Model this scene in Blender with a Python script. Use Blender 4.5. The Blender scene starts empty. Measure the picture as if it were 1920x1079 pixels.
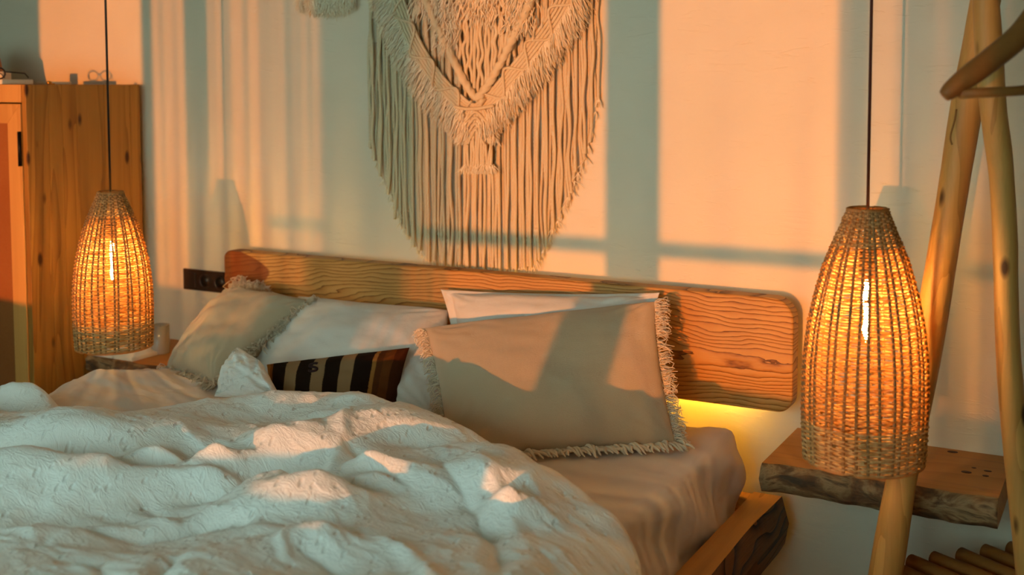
import bpy, bmesh, math, random
import numpy as np
from mathutils import Vector, Matrix

random.seed(7)
rng = np.random.default_rng(7)
scene = bpy.context.scene
col = scene.collection

# ------------------------------------------------------------------ camera
F, PX, PY = 2151.0, 1038.0, 300.0          # focal length and principal point in pixels of 1920x1079
yaw, pit = math.radians(27.2), math.atan(143 / 2151.0)
CAM = np.array([1.913, -3.217, 1.45])
fwd = np.array([-math.sin(yaw) * math.cos(pit), math.cos(yaw) * math.cos(pit), -math.sin(pit)])
right = np.array([math.cos(yaw), math.sin(yaw), 0.0])
up = np.cross(right, fwd)
cd = bpy.data.cameras.new('camera')
cd.sensor_width = 36.0
cd.sensor_fit = 'HORIZONTAL'
cd.lens = F / 1920 * 36
cd.shift_x = -(PX - 960) / 1920
cd.shift_y = (PY - 539.5) / 1920
cd.clip_start = 0.05
cd.dof.use_dof = True
cd.dof.focus_distance = 3.05
cd.dof.aperture_fstop = 2.4
cam = bpy.data.objects.new('camera', cd)
col.objects.link(cam)
m = Matrix.Identity(4)
for i in range(3):
    m[i][0], m[i][1], m[i][2], m[i][3] = right[i], up[i], -fwd[i], CAM[i]
cam.matrix_world = m
scene.camera = cam

# ------------------------------------------------------------------ light and exposure
world = bpy.data.worlds.new('sky')
scene.world = world
world.use_nodes = True
bg = world.node_tree.nodes['Background']
bg.inputs[0].default_value = (0.455, 0.775, 0.755, 1)
bg.inputs[1].default_value = 7.0

SUN = np.array([-0.076, 1.0, -0.010])
sd = bpy.data.lights.new('evening_sun', 'SUN')
sd.energy = 2.95
sd.color = (1.0, 0.27, 0.02)
sd.angle = math.radians(0.5)
so = bpy.data.objects.new('evening_sun', sd)
col.objects.link(so)
so.location = (2, -8, 3)
so.rotation_euler = Vector(SUN).to_track_quat('-Z', 'Y').to_euler()

vs = scene.view_settings
vs.view_transform = 'Standard'
vs.look = 'None'
vs.exposure = 0.0
vs.gamma = 1.0
vs.use_curve_mapping = False
cy = scene.cycles
cy.use_denoising = True
cy.max_bounces = 10
cy.diffuse_bounces = 5
cy.transparent_max_bounces = 24
cy.sample_clamp_indirect = 6.0


# ------------------------------------------------------------------ helpers
def ray(px, py):
    return fwd + right * (px - PX) / F - up * (py - PY) / F


def aty(px, py, Y):
    r = ray(px, py)
    return CAM + r * ((Y - CAM[1]) / r[1])


def atz(px, py, Z):
    r = ray(px, py)
    return CAM + r * ((Z - CAM[2]) / r[2])


def lin(h):
    h = h.lstrip('#')
    c = [int(h[i:i + 2], 16) / 255 for i in (0, 2, 4)]
    return tuple(v / 12.92 if v <= 0.04045 else ((v + 0.055) / 1.055) ** 2.4 for v in c) + (1,)


class NT:
    """tiny node-graph writer"""

    def __init__(self, name):
        self.m = bpy.data.materials.new(name)
        self.m.use_nodes = True
        self.t = self.m.node_tree
        self.b = self.t.nodes['Principled BSDF']
        self.out = self.t.nodes['Material Output']

    def n(self, kind, props=None, **ins):
        nd = self.t.nodes.new(kind)
        for k, v in (props or {}).items():
            setattr(nd, k, v)
        for k, v in ins.items():
            self.set(nd, k, v)
        return nd

    def set(self, nd, k, v):
        key = int(k[1:]) if k[0] == 'i' and k[1:].isdigit() else k.replace('_', ' ')
        s = nd.inputs[key]
        if isinstance(v, bpy.types.NodeSocket):
            self.t.links.new(v, s)
        elif isinstance(v, bpy.types.Node):
            self.t.links.new(v.outputs[0], s)
        else:
            s.default_value = v

    def p(self, **ins):
        for k, v in ins.items():
            self.set(self.b, k, v)

    def coord(self, which='Object'):
        return self.n('ShaderNodeTexCoord').outputs[which]

    def mapv(self, vec, scale=(1, 1, 1), loc=(0, 0, 0), rot=(0, 0, 0)):
        return self.n('ShaderNodeMapping', Vector=vec, Scale=scale, Location=loc, Rotation=rot).outputs[0]

    def noise(self, vec, scale, detail=3, rough=0.5, dist=0.0):
        return self.n('ShaderNodeTexNoise', Vector=vec, Scale=scale, Detail=detail, Roughness=rough, Distortion=dist).outputs['Fac']

    def math(self, op, a, b=0.0, c=0.0):
        return self.n('ShaderNodeMath', {'operation': op}, i0=a, i1=b, i2=c).outputs[0]

    def ramp(self, fac, stops, interp='LINEAR'):
        r = self.n('ShaderNodeValToRGB', Fac=fac)
        cr = r.color_ramp
        cr.interpolation = interp
        while len(cr.elements) < len(stops):
            cr.elements.new(0.5)
        for e, (pos, c) in zip(cr.elements, stops):
            e.position = pos
            e.color = lin(c) if isinstance(c, str) else (c if isinstance(c, tuple) else (c, c, c, 1))
        return r.outputs[0]

    def mix(self, fac, a, b, kind='MIX'):
        nd = self.n('ShaderNodeMix', {'data_type': 'RGBA', 'blend_type': kind})
        for k, v in ((0, fac), (6, a), (7, b)):
            s = nd.inputs[k]
            if isinstance(v, bpy.types.NodeSocket):
                self.t.links.new(v, s)
            else:
                s.default_value = lin(v) if isinstance(v, str) else v
        return nd.outputs[2]

    def sep(self, vec):
        return self.n('ShaderNodeSeparateXYZ', Vector=vec).outputs

    def comb(self, x, y, z):
        return self.n('ShaderNodeCombineXYZ', X=x, Y=y, Z=z).outputs[0]

    def bump(self, h, strength=0.4, dist=0.01, normal=None):
        b = self.n('ShaderNodeBump', Height=h, Strength=strength, Distance=dist)
        if normal is not None:
            self.set(b, 'Normal', normal)
        self.set(self.b, 'Normal', b.outputs[0])
        return b.outputs[0]


def simple(name, c, rough=0.6, metal=0.0, **kw):
    g = NT(name)
    g.p(Base_Color=lin(c), Roughness=rough, Metallic=metal, **kw)
    return g.m


# value noise, vectorised
_tab = rng.random((256, 256)) * 2 - 1


def vn(x, y, seed=0):
    x = np.asarray(x, float) + seed * 17.31
    y = np.asarray(y, float) + seed * 9.77
    xi, yi = np.floor(x).astype(int), np.floor(y).astype(int)
    fx, fy = x - xi, y - yi
    fx, fy = fx * fx * fx * (fx * (fx * 6 - 15) + 10), fy * fy * fy * (fy * (fy * 6 - 15) + 10)
    a, b = _tab[xi & 255, yi & 255], _tab[(xi + 1) & 255, yi & 255]
    c, d = _tab[xi & 255, (yi + 1) & 255], _tab[(xi + 1) & 255, (yi + 1) & 255]
    return (a * (1 - fx) + b * fx) * (1 - fy) + (c * (1 - fx) + d * fx) * fy


def fbm(x, y, seed=0, o=4):
    s, a = 0, 1.0
    for k in range(o):
        s = s + a * vn(np.asarray(x) * 2 ** k, np.asarray(y) * 2 ** k, seed + k * 3)
        a *= 0.5
    return s


def ridged(x, y, seed=0, o=3):
    s, a = 0, 1.0
    for k in range(o):
        s = s + a * (1 - np.abs(vn(np.asarray(x) * 2 ** k, np.asarray(y) * 2 ** k, seed + k * 5)) * 2)
        a *= 0.5
    return s


class MB:
    def __init__(self):
        self.v, self.f, self.k = [], [], 0

    def add(self, vs_, fs):
        vs_ = [tuple(map(float, q)) for q in vs_]
        self.v += vs_
        self.f += [tuple(i + self.k for i in f) for f in fs]
        self.k += len(vs_)
        return self

    def box(self, lo, hi):
        (a, b, c), (d, e, f) = lo, hi
        return self.add([(a, b, c), (d, b, c), (d, e, c), (a, e, c), (a, b, f), (d, b, f), (d, e, f), (a, e, f)],
                        [(0, 3, 2, 1), (4, 5, 6, 7), (0, 1, 5, 4), (1, 2, 6, 5), (2, 3, 7, 6), (3, 0, 4, 7)])

    def tube(self, pts, rad, seg=8, lobes=0, twist=0.0, amp=0.15, caps=True, phase=0.0):
        P = np.asarray(pts, float)
        n = len(P)
        R = np.full(n, rad) if np.isscalar(rad) else np.asarray(rad, float)
        T = np.gradient(P, axis=0)
        T /= np.linalg.norm(T, axis=1)[:, None] + 1e-12
        ref = np.array([0, 1.0, 0]) if abs(T[0][1]) < 0.8 else np.array([1.0, 0, 0])
        A = np.cross(T, ref)
        A /= np.linalg.norm(A, axis=1)[:, None] + 1e-12
        B = np.cross(T, A)
        L = np.concatenate([[0], np.cumsum(np.linalg.norm(np.diff(P, axis=0), axis=1))])
        ang = np.arange(seg) * 2 * math.pi / seg
        vs_ = []
        for i in range(n):
            r = R[i] * (1 + (amp * np.cos(lobes * (ang - twist * L[i]) + phase) if lobes else 0 * ang))
            vs_ += list(P[i] + r[:, None] * (np.cos(ang)[:, None] * A[i] + np.sin(ang)[:, None] * B[i]))
        fs = [(i * seg + j, i * seg + (j + 1) % seg, (i + 1) * seg + (j + 1) % seg, (i + 1) * seg + j)
              for i in range(n - 1) for j in range(seg)]
        if caps:
            fs += [tuple(reversed(range(seg))), tuple((n - 1) * seg + j for j in range(seg))]
        return self.add(vs_, fs)

    def lathe(self, prof, seg=32, c=(0, 0, 0)):
        vs_, fs = [], []
        for r, z in prof:
            for j in range(seg):
                a = 2 * math.pi * j / seg
                vs_.append((c[0] + r * math.cos(a), c[1] + r * math.sin(a), c[2] + z))
        for i in range(len(prof) - 1):
            for j in range(seg):
                fs.append((i * seg + j, i * seg + (j + 1) % seg, (i + 1) * seg + (j + 1) % seg, (i + 1) * seg + j))
        return self.add(vs_, fs)

    def grid(self, G):
        """G: (n,m,3) array"""
        n, k = G.shape[:2]
        return self.add(G.reshape(-1, 3), [(i * k + j, i * k + j + 1, (i + 1) * k + j + 1, (i + 1) * k + j)
                                           for i in range(n - 1) for j in range(k - 1)])

    def build(self, name, mat, parent=None, smooth=True, bevel=0.0, segs=2, origin=None):
        me = bpy.data.meshes.new(name)
        V = self.v
        if origin is not None:
            V = [(a - origin[0], b - origin[1], c - origin[2]) for a, b, c in V]
        me.from_pydata(V, [], self.f)
        me.validate()
        me.materials.append(mat)
        if smooth:
            me.polygons.foreach_set('use_smooth', [True] * len(me.polygons))
        me.update()
        o = bpy.data.objects.new(name, me)
        col.objects.link(o)
        if origin is not None:
            o.location = origin
        if parent is not None:
            o.parent = parent
        if bevel:
            b = o.modifiers.new('bevel', 'BEVEL')
            b.width = bevel
            b.segments = segs
            b.limit_method = 'ANGLE'
            b.angle_limit = math.radians(40)
            b.harden_normals = False
        return o


def tag(o, label=None, cat=None, group=None, kind=None):
    if label:
        o['label'] = label
    if cat:
        o['category'] = cat
    if group:
        o['group'] = group
    if kind:
        o['kind'] = kind
    return o


def empty(name, loc=(0, 0, 0)):
    o = bpy.data.objects.new(name, None)
    o.empty_display_size = 0.05
    col.objects.link(o)
    o.location = loc
    return o


def child(mb, name, mat, root, **kw):
    """mesh given in world coordinates, parented to an Empty that only has a location"""
    loc = tuple(root.location)
    mb.v = [(a - loc[0], b - loc[1], c - loc[2]) for a, b, c in mb.v]
    return mb.build(name, mat, root, **kw)


def spline(pts, n):
    """Catmull-Rom through pts"""
    P = np.asarray(pts, float)
    P = np.vstack([2 * P[0] - P[1], P, 2 * P[-1] - P[-2]])
    out = []
    k = len(P) - 3
    for t in np.linspace(0, k - 1e-6, n):
        i = int(t)
        u = t - i
        a, b, c, d = P[i:i + 4]
        out.append(0.5 * (2 * b + (c - a) * u + (2 * a - 5 * b + 4 * c - d) * u * u + (-a + 3 * b - 3 * c + d) * u ** 3))
    return np.array(out)


# ------------------------------------------------------------------ materials
def plaster():
    g = NT('plaster')
    co = g.coord()
    n1 = g.noise(co, 1.2, 4, 0.6)
    n2 = g.noise(g.mapv(co, (2, 2, 5), rot=(0, 0.3, 0)), 2.5, 3, 0.5, 0.8)
    n3 = g.noise(co, 60, 3, 0.6)
    cvec = g.ramp(n1, [(0.3, '#d8cdb6'), (0.7, '#e4d9c4')])
    st = g.noise(g.mapv(co, (2.2, 2.2, 11), rot=(0, 0.12, 0)), 4.0, 3, 0.6, 1.4)
    st = g.n('ShaderNodeMapRange', Value=st, From_Min=0.60, From_Max=0.72).outputs[0]
    h = g.math('ADD', g.math('MULTIPLY', n2, 1.0), g.math('MULTIPLY', n3, 0.16))
    h = g.math('ADD', h, g.math('MULTIPLY', st, 0.30))
    g.p(Base_Color=cvec, Roughness=0.42, Specular_IOR_Level=0.4)
    g.bump(h, 0.25, 0.010)
    return g.m


def wood(name, light, dark, knot=None, axis=2, freq=26, bumpiness=0.2, rough=0.5, dist=0.5, stretch=0.10, contrast=0.55):
    """flat-sawn boards: rings stretched along the axis"""
    g = NT(name)
    info = g.n('ShaderNodeObjectInfo').outputs['Random']
    co = g.coord()
    off = g.comb(g.math('MULTIPLY', info, 7.0), g.math('MULTIPLY', info, 3.0), g.math('MULTIPLY', info, 11.0))
    v = g.n('ShaderNodeVectorMath', {'operation': 'ADD'}, i0=co, i1=off).outputs[0]
    sc = [1, 1, 1]
    sc[axis] = stretch
    sv = g.mapv(v, tuple(sc))
    w = g.noise(sv, 5.0, 3, 0.55, dist)
    r = g.math('FRACT', g.math('MULTIPLY', w, freq))
    line = g.math('POWER', r, 3.0)
    sc2 = [60, 60, 60]
    sc2[axis] = 2.0
    fine = g.noise(g.mapv(v, tuple(sc2)), 3.0, 3, 0.6)
    blotch = g.noise(g.mapv(v, tuple(sc)), 2.2, 2)
    f = g.math('ADD', g.math('MULTIPLY', line, contrast), g.math('MULTIPLY', fine, 0.35))
    f = g.math('ADD', f, g.math('MULTIPLY', g.math('SUBTRACT', blotch, 0.5), 0.7))
    c = g.ramp(f, [(0.05, light), (0.95, dark)])
    if knot:
        sk = [5.5, 5.5, 5.5]
        sk[axis] = 2.2
        vd = g.n('ShaderNodeTexVoronoi', {'feature': 'F1'}, Vector=g.mapv(v, tuple(sk)), Scale=2.8, Randomness=1.0).outputs['Distance']
        km = g.ramp(vd, [(0.10, (1, 1, 1, 1)), (0.20, (0, 0, 0, 1))])
        c = g.mix(g.math('MULTIPLY', km, 0.95), c, knot)
    g.p(Base_Color=c, Roughness=rough, Specular_IOR_Level=0.3)
    g.bump(g.math('ADD', line, fine), bumpiness, 0.004)
    return g.m


def headboard_wood():
    g = NT('headboard_wood')
    co = g.coord()
    x, y, z = g.sep(co)[0], g.sep(co)[1], g.sep(co)[2]
    nz = g.noise(g.mapv(co, (0.9, 1, 3.0)), 2.2, 3, 0.5, 0.2)
    nz2 = g.noise(g.mapv(co, (5, 1, 16)), 2.0, 3, 0.55)
    # ring field: a cathedral around (0.62, 0) on the right, slanting rings on the left
    zc = g.math('ADD', z, 0.02)
    xc = g.math('MULTIPLY', g.math('SUBTRACT', x, 0.42), 0.085)
    rr = g.math('SQRT', g.math('ADD', g.math('MULTIPLY', zc, zc), g.math('ADD', g.math('MULTIPLY', xc, xc), 0.0002)))
    left = g.n('ShaderNodeMapRange', {'interpolation_type': 'SMOOTHSTEP'}, Value=x, From_Min=0.45, From_Max=-0.5).outputs[0]
    slant = g.math('ADD', g.math('MULTIPLY', g.math('ABSOLUTE', g.math('ADD', z, g.math('ADD', 0.06, g.math('MULTIPLY', x, 0.10)))), 0.75), g.math('MULTIPLY', x, -0.16))
    fld = g.n('ShaderNodeMix', {'data_type': 'FLOAT'}, i0=left, i2=rr, i3=slant).outputs[0]
    fld = g.math('ADD', fld, g.math('MULTIPLY', g.math('SUBTRACT', nz, 0.5), 0.085))
    fld = g.math('ADD', fld, g.math('MULTIPLY', g.math('SUBTRACT', nz2, 0.5), 0.012))
    r = g.math('FRACT', g.math('MULTIPLY', fld, 95.0))
    line = g.math('POWER', r, 2.6)
    blotch = g.noise(g.mapv(co, (1, 1, 4)), 3.0, 3)
    c = g.ramp(line, [(0.0, '#cf9a55'), (0.45, '#c08744'), (0.75, '#96602a'), (0.97, '#4a280e'), (1.0, '#80501f')])
    c = g.mix(g.math('MULTIPLY', blotch, 0.35), c, '#9a6328')
    # reddish heart patch in the upper left corner
    px_ = g.math('DIVIDE', g.math('ADD', x, 1.012), 0.215)
    pz_ = g.math('DIVIDE', g.math('SUBTRACT', z, 0.095), 0.075)
    lim = g.math('SUBTRACT', 1.0, g.math('ADD', px_, g.math('MULTIPLY', g.math('MULTIPLY', pz_, pz_), 0.75)))
    lim = g.math('ADD', lim, g.math('MULTIPLY', g.math('SUBTRACT', nz2, 0.5), 0.12))
    patch = g.n('ShaderNodeMapRange', Value=lim, From_Min=0.0, From_Max=0.05).outputs[0]
    c = g.mix(g.math('MULTIPLY', patch, 0.85), c, '#6e2f10')
    fine = g.noise(g.mapv(co, (3, 3, 120)), 3.0, 3, 0.6)
    g.p(Base_Color=c, Roughness=0.5, Specular_IOR_Level=0.35)
    g.bump(g.math('SUBTRACT', g.math('MULTIPLY', fine, 0.25), line), 0.65, 0.004)
    return g.m


def cloth(name, c1, c2, weave=900, wr=0.3, rough=0.9, wrinkle=0.3, wscale=9, sheen=0.2, transl=0.0):
    g = NT(name)
    co = g.coord()
    n = g.noise(co, wscale, 4, 0.55, 0.6)
    t1 = g.noise(g.mapv(co, (1, 1, 5)), weave / 8, 2, 0.7)
    t2 = g.noise(g.mapv(co, (5, 5, 1)), weave / 8, 2, 0.7)
    th = g.math('ADD', t1, t2)
    blot = g.noise(co, 3.0, 3)
    c = g.mix(g.math('MULTIPLY', g.math('ADD', blot, g.math('MULTIPLY', th, 0.5)), 0.6), c1, c2)
    g.p(Base_Color=c, Roughness=rough, Specular_IOR_Level=0.15)
    g.set(g.b, 'Sheen Weight', sheen)
    b = g.bump(g.math('ADD', g.math('MULTIPLY', n, wrinkle), g.math('MULTIPLY', th, wr * 0.08)), 0.6, 0.02)
    return g.m


def duvet_cloth():
    g = NT('duvet_cotton')
    co = g.coord('UV')
    vo = g.n('ShaderNodeTexVoronoi', {'feature': 'F1'}, Vector=g.mapv(co, (1.0, 0.62, 1)), Scale=50.0, Randomness=0.65).outputs['Distance']
    dots = g.ramp(vo, [(0.08, (1, 1, 1, 1)), (0.30, (0, 0, 0, 1))])
    cr = g.noise(g.mapv(co, (1, 2.2, 1)), 24, 4, 0.6, 1.2)
    crn = g.math('ABSOLUTE', g.math('SUBTRACT', cr, 0.5))
    fine = g.noise(co, 260, 2, 0.6)
    h = g.math('ADD', g.math('MULTIPLY', dots, 0.55), g.math('MULTIPLY', crn, -0.9))
    h = g.math('ADD', h, g.math('MULTIPLY', fine, 0.10))
    g.p(Base_Color=lin('#efece8'), Roughness=0.85, Specular_IOR_Level=0.15)
    g.set(g.b, 'Sheen Weight', 0.15)
    g.bump(h, 0.9, 0.007)
    return g.m


M = {}
M['plaster'] = plaster()
M['floor'] = wood('floor_boards', '#8a5c34', '#4e2e16', axis=1, freq=14)
M['ceiling'] = simple('ceiling_paint', '#b9a88f', 0.9)
M['side_wall'] = simple('side_wall_paint', '#b39a7c', 0.9)
M['pine'] = wood('pine', '#bb8238', '#7c4b18', knot='#3e1a07', axis=2, freq=9, stretch=0.07, contrast=0.45)
M['pine_front'] = wood('pine_front', '#d89a52', '#b06f2c', axis=2, freq=8, stretch=0.06, contrast=0.3)
M['burlap'] = cloth('burlap', '#b9713c', '#8c4c22', weave=700, wr=1.2, sheen=0.0)
M['headboard'] = headboard_wood()
M['rail'] = wood('rail_wood', '#c08a48', '#8b5a24', axis=1, freq=12, stretch=0.08)
M['bark'] = wood('bark_edge', '#8a5a2c', '#24120a', axis=1, freq=16, stretch=0.22, contrast=0.9, bumpiness=0.8)
M['shelf'] = wood('shelf_wood', '#bf8646', '#8f5a28', axis=0, freq=10, stretch=0.07, contrast=0.3)
M['pole'] = wood('pole_wood', '#cf9c56', '#8f5e26', knot='#4a2a10', axis=2, freq=7, stretch=0.12, contrast=0.4)
M['rod'] = wood('shaded_rod_wood', '#a06a30', '#6a3c16', axis=0, freq=5, stretch=0.12, contrast=0.25)  # shade on the low shoe rods is put into this darker wood tone
M['hanger'] = wood('hanger_wood', '#94622f', '#5a3416', axis=0, freq=6, stretch=0.1, contrast=0.3)
M['sheet'] = cloth('sheet_cotton', '#e3d8cf', '#d6c8bd', weave=1600, wr=0.2, wrinkle=0.35, wscale=7)
M['white_linen'] = cloth('white_linen', '#e9e4de', '#d9d2ca', weave=1300, wr=0.7, wrinkle=0.25, wscale=14)
M['white_cotton'] = cloth('white_cotton', '#f0ece8', '#e2dcd6', weave=1600, wr=0.3, wrinkle=0.25)
M['beige_linen'] = cloth('beige_linen', '#c9b59a', '#b39c80', weave=1500, wr=0.9, wrinkle=0.2, wscale=8)
M['sage_linen'] = cloth('sage_linen', '#cdbca2', '#b9a68a', weave=1500, wr=0.9, wrinkle=0.3, wscale=8)
M['fringe'] = simple('fringe_cotton', '#dccbb2', 0.95)
M['duvet'] = duvet_cloth()
M['fluff'] = simple('combed_cotton', '#efe2c6', 0.95)
M['cord_cotton'] = cloth('macrame_cotton', '#e8d8b8', '#d8c39c', weave=1500, wr=0.8, wrinkle=0.1)
M['black'] = simple('black_cable', '#140f0e', 0.5)
M['brown_cord'] = simple('brown_cable', '#3a140e', 0.6)
M['socket'] = simple('dark_plastic', '#2e2019', 0.35)
M['socket_hole'] = simple('socket_recess', '#120d0b', 0.4)
M['black_metal'] = simple('black_metal', '#1c1815', 0.45, 0.8)
M['candle_wax'] = simple('candle_wax', '#e6dccb', 0.5)
M['paper'] = simple('paper', '#e4d9c4', 0.8)
M['brass'] = simple('brass', '#c38f3c', 0.3, 1.0)
M['frame_wood'] = simple('window_frame_wood', '#4a2c18', 0.6)
M['drape'] = simple('heavy_drape', '#a58e70', 0.9)


def rattan(name, tr):
    g = NT(name)
    co = g.coord()
    n = g.noise(g.mapv(co, (20, 20, 6)), 4, 3)
    c = g.ramp(n, [(0.3, '#b58a52'), (0.7, '#d6b07a')])
    d = g.n('ShaderNodeBsdfDiffuse', Color=c)
    t = g.n('ShaderNodeBsdfTranslucent', Color=lin('#eec078'))
    mx = g.n('ShaderNodeMixShader', Fac=tr, i1=d.outputs[0], i2=t.outputs[0])
    g.t.links.new(mx.outputs[0], g.out.inputs[0])
    return g.m


def sheer():
    g = NT('sheer_curtain')
    d = g.n('ShaderNodeBsdfTranslucent', Color=lin('#cdbfa8'))
    t = g.n('ShaderNodeBsdfTransparent', Color=(1, 1, 1, 1))
    mx = g.n('ShaderNodeMixShader', Fac=0.37, i1=t.outputs[0], i2=d.outputs[0])
    g.t.links.new(mx.outputs[0], g.out.inputs[0])
    return g.m


def glow(name, c, s):
    g = NT(name)
    g.p(Base_Color=lin(c))
    g.set(g.b, 'Emission Color', lin(c))
    g.set(g.b, 'Emission Strength', s)
    return g.m


M['rib'] = simple('rattan_rib', '#8c683c', 0.8)
M['rattan'] = rattan('rattan', 0.55)
M['rattan_dense'] = rattan('rattan_dense', 0.10)
M['sheer'] = sheer()
M['bulb'] = glow('bulb_filament', '#ffc878', 950.0)
_g = NT('bulb_glass')
_t = _g.n('ShaderNodeBsdfTransparent', Color=(1, 0.97, 0.92, 1))
_l = _g.n('ShaderNodeBsdfGlossy', Roughness=0.05)
_x = _g.n('ShaderNodeMixShader', Fac=0.06, i1=_t.outputs[0], i2=_l.outputs[0])
_g.t.links.new(_x.outputs[0], _g.out.inputs[0])
M['bulb_glass'] = _g.m
M['led'] = glow('led_warm', '#ffc23a', 50.0)


def live_edge():
    g = NT('live_edge')
    co = g.coord()
    n = g.noise(g.mapv(co, (1, 1, 2.6)), 9, 5, 0.6, 1.0)
    n2 = g.noise(g.mapv(co, (0.5, 1, 3)), 22, 4, 0.6, 0.6)
    c = g.ramp(n, [(0.34, '#24140b'), (0.46, '#6a4526'), (0.56, '#a08058'), (0.68, '#3c2413')])
    c = g.mix(g.math('MULTIPLY', n2, 0.3), c, '#9a7a52')
    g.p(Base_Color=c, Roughness=0.75)
    g.bump(g.math('ADD', n, g.math('MULTIPLY', n2, 0.5)), 0.7, 0.012)
    return g.m


M['live_edge'] = live_edge()


def candle_glass():
    g = NT('candle_glass')
    g.p(Base_Color=lin('#efe6d8'), Roughness=0.15)
    g.set(g.b, 'Transmission Weight', 0.6)
    return g.m


def clear_glass():
    g = NT('clear_glass')
    g.p(Base_Color=lin('#cfd8d2'), Roughness=0.03, IOR=1.45)
    g.set(g.b, 'Transmission Weight', 1.0)
    return g.m


M['candle_glass'] = candle_glass()
M['glass'] = clear_glass()


# ------------------------------------------------------------------ the room
def struct(mb, name, mat, **kw):
    o = mb.build(name, mat, smooth=False, **kw)
    o['kind'] = 'structure'
    return o


XL, XR, YF, ZC = -3.0, 2.9, -3.75, 2.7
struct(MB().box((XL, YF, -0.1), (XR, 0.0, 0.0)), 'floor', M['floor'])
struct(MB().box((XL, YF, ZC), (XR, 0.0, ZC + 0.1)), 'ceiling', M['ceiling'])
struct(MB().box((XL, 0.0, -0.1), (XR, 0.15, ZC + 0.1)), 'wall_back', M['plaster'])
struct(MB().box((XL - 0.15, YF, -0.1), (XL, 0.15, ZC + 0.1)), 'wall_left', M['side_wall'])
struct(MB().box((XR, YF, -0.1), (XR + 0.15, 0.15, ZC + 0.1)), 'wall_right', M['side_wall'])


# window wall: everything is laid out where its shadow falls on the back wall, carried back along the sun
def wx(x):
    return x - SUN[0] / SUN[1] * (0 - YF) * 1.0


def wz(z):
    return z - SUN[2] / SUN[1] * (0 - YF)


SILL, HEAD = wz(0.54), 1.95
x0, x1 = wx(-2.09), wx(1.60)
def sill_z(x):
    return wz(0.671 - 0.040 * (x - 0.285 + 1.43))


xa_, xb_ = XL - 0.15, XR + 0.15
struct(MB().add([(x, y, z) for x in (xa_, xb_) for y in (YF - 0.12, YF) for z in (-0.1, sill_z(x))],
                [(0, 1, 3, 2), (4, 6, 7, 5), (0, 4, 5, 1), (2, 3, 7, 6), (1, 5, 7, 3), (0, 2, 6, 4)]).box((XL - 0.15, YF - 0.12, HEAD), (XR + 0.15, YF, ZC + 0.1))
       .box((XL - 0.15, YF - 0.12, SILL), (x0, YF, HEAD)).box((x1, YF - 0.12, SILL), (XR + 0.15, YF, HEAD)), 'wall_front', M['side_wall'])
win = empty('window_1', (0, YF - 0.06, SILL))
win['kind'] = 'structure'
for a, b in ((-1.515, -1.465), (0.447, 0.622)):
    child(MB().box((wx(a), YF - 0.10, SILL), (wx(b), YF - 0.02, HEAD)), 'window_post', M['frame_wood'], win, smooth=False)
child(MB().box((wx(-0.90), YF - 0.09, wz(0.924)), (wx(1.60), YF - 0.04, wz(0.972))), 'window_rail', M['frame_wood'], win, smooth=False)
child(MB().box((x0, YF - 0.10, HEAD - 0.06), (x1, YF - 0.02, HEAD)), 'window_head', M['frame_wood'], win, smooth=False)


def curtain(a, b, pleats, depth, over, name, mat, label, seed, fade=0):
    n = max(60, pleats * 24)
    s = np.linspace(0, 1, n)
    r = np.random.default_rng(seed)
    ph = s * pleats * 2 * math.pi
    ampv = over * (1 + 0.5 * np.interp(s, np.linspace(0, 1, 9), r.random(9) * 2 - 1))
    X = wx(a) + (wx(b) - wx(a)) * (s + fade * s * (1 - s)) + ampv * (b - a) / pleats * np.sin(2 * ph) + 0.012 * np.interp(s, np.linspace(0, 1, 13), r.random(13) * 2 - 1)
    Y = YF + 0.10 + depth * np.sin(ph)
    G = np.zeros((5, n, 3))
    for i, z in enumerate(np.linspace(0.03, 2.56, 5)):
        G[i, :, 0], G[i, :, 1], G[i, :, 2] = X, Y, z
    return tag(MB().grid(G).build(name, mat), label, 'curtain')


curtain(-1.47, -1.31, 1, 0.03, 0.11, 'sheer_curtain', M['sheer'], 'narrow sheer curtain strip at the window opposite the bed', 1)
curtain(-1.315, -1.19, 5, 0.03, 0.3, 'linen_drape', M['drape'], 'narrow opaque linen drape beside the narrow sheer strip', 2)
curtain(-1.19, -0.64, 3, 0.04, 0.19, 'sheer_curtain', M['sheer'], 'wide gathered sheer curtain at the window opposite the bed', 3, -0.45)
curtain(-0.92, -0.64, 3, 0.02, 0.16, 'sheer_curtain', M['sheer'], 'second sheer layer behind the wide gathered sheer curtain', 9).location.y = -0.08
curtain(-0.66, -0.27, 8, 0.04, 0.3, 'linen_drape', M['drape'], 'wide opaque linen drape between two sheer curtains', 4)
curtain(-0.28, -0.07, 2, 0.03, 0.30, 'sheer_curtain', M['sheer'], 'sheer curtain edge hanging beside the wide opaque drape', 5)
curtain(1.15, 1.235, 3, 0.03, 0.5, 'sheer_curtain', M['sheer'], 'tightly gathered sheer curtain at the right of the window', 6)
curtain(1.235, 1.325, 1, 0.02, 0.05, 'sheer_curtain', M['sheer'], 'thin sheer curtain fold at the right of the window', 7)
curtain(1.325, 1.62, 9, 0.04, 0.5, 'sheer_curtain', M['sheer'], 'thickest gathered sheer curtain at the right end of the window', 8)

# ------------------------------------------------------------------ headboard
HX, HZ0, HZ1, HY0, HY1 = 1.068, 0.530, 0.853, -0.12, -0.062


def rounded(x0_, x1_, z0_, z1_, radii, seg=8):
    (rbl, rbr, rtr, rtl) = radii
    pts = []
    for cx, cz, r, a0 in ((x0_ + rbl, z0_ + rbl, rbl, math.pi), (x1_ - rbr, z0_ + rbr, rbr, 1.5 * math.pi),
                          (x1_ - rtr, z1_ - rtr, rtr, 0), (x0_ + rtl, z1_ - rtl, rtl, 0.5 * math.pi)):
        for i in range(seg + 1):
            a = a0 + 0.5 * math.pi * i / seg
            pts.append((cx + r * math.cos(a), cz + r * math.sin(a)))
    return pts


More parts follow.
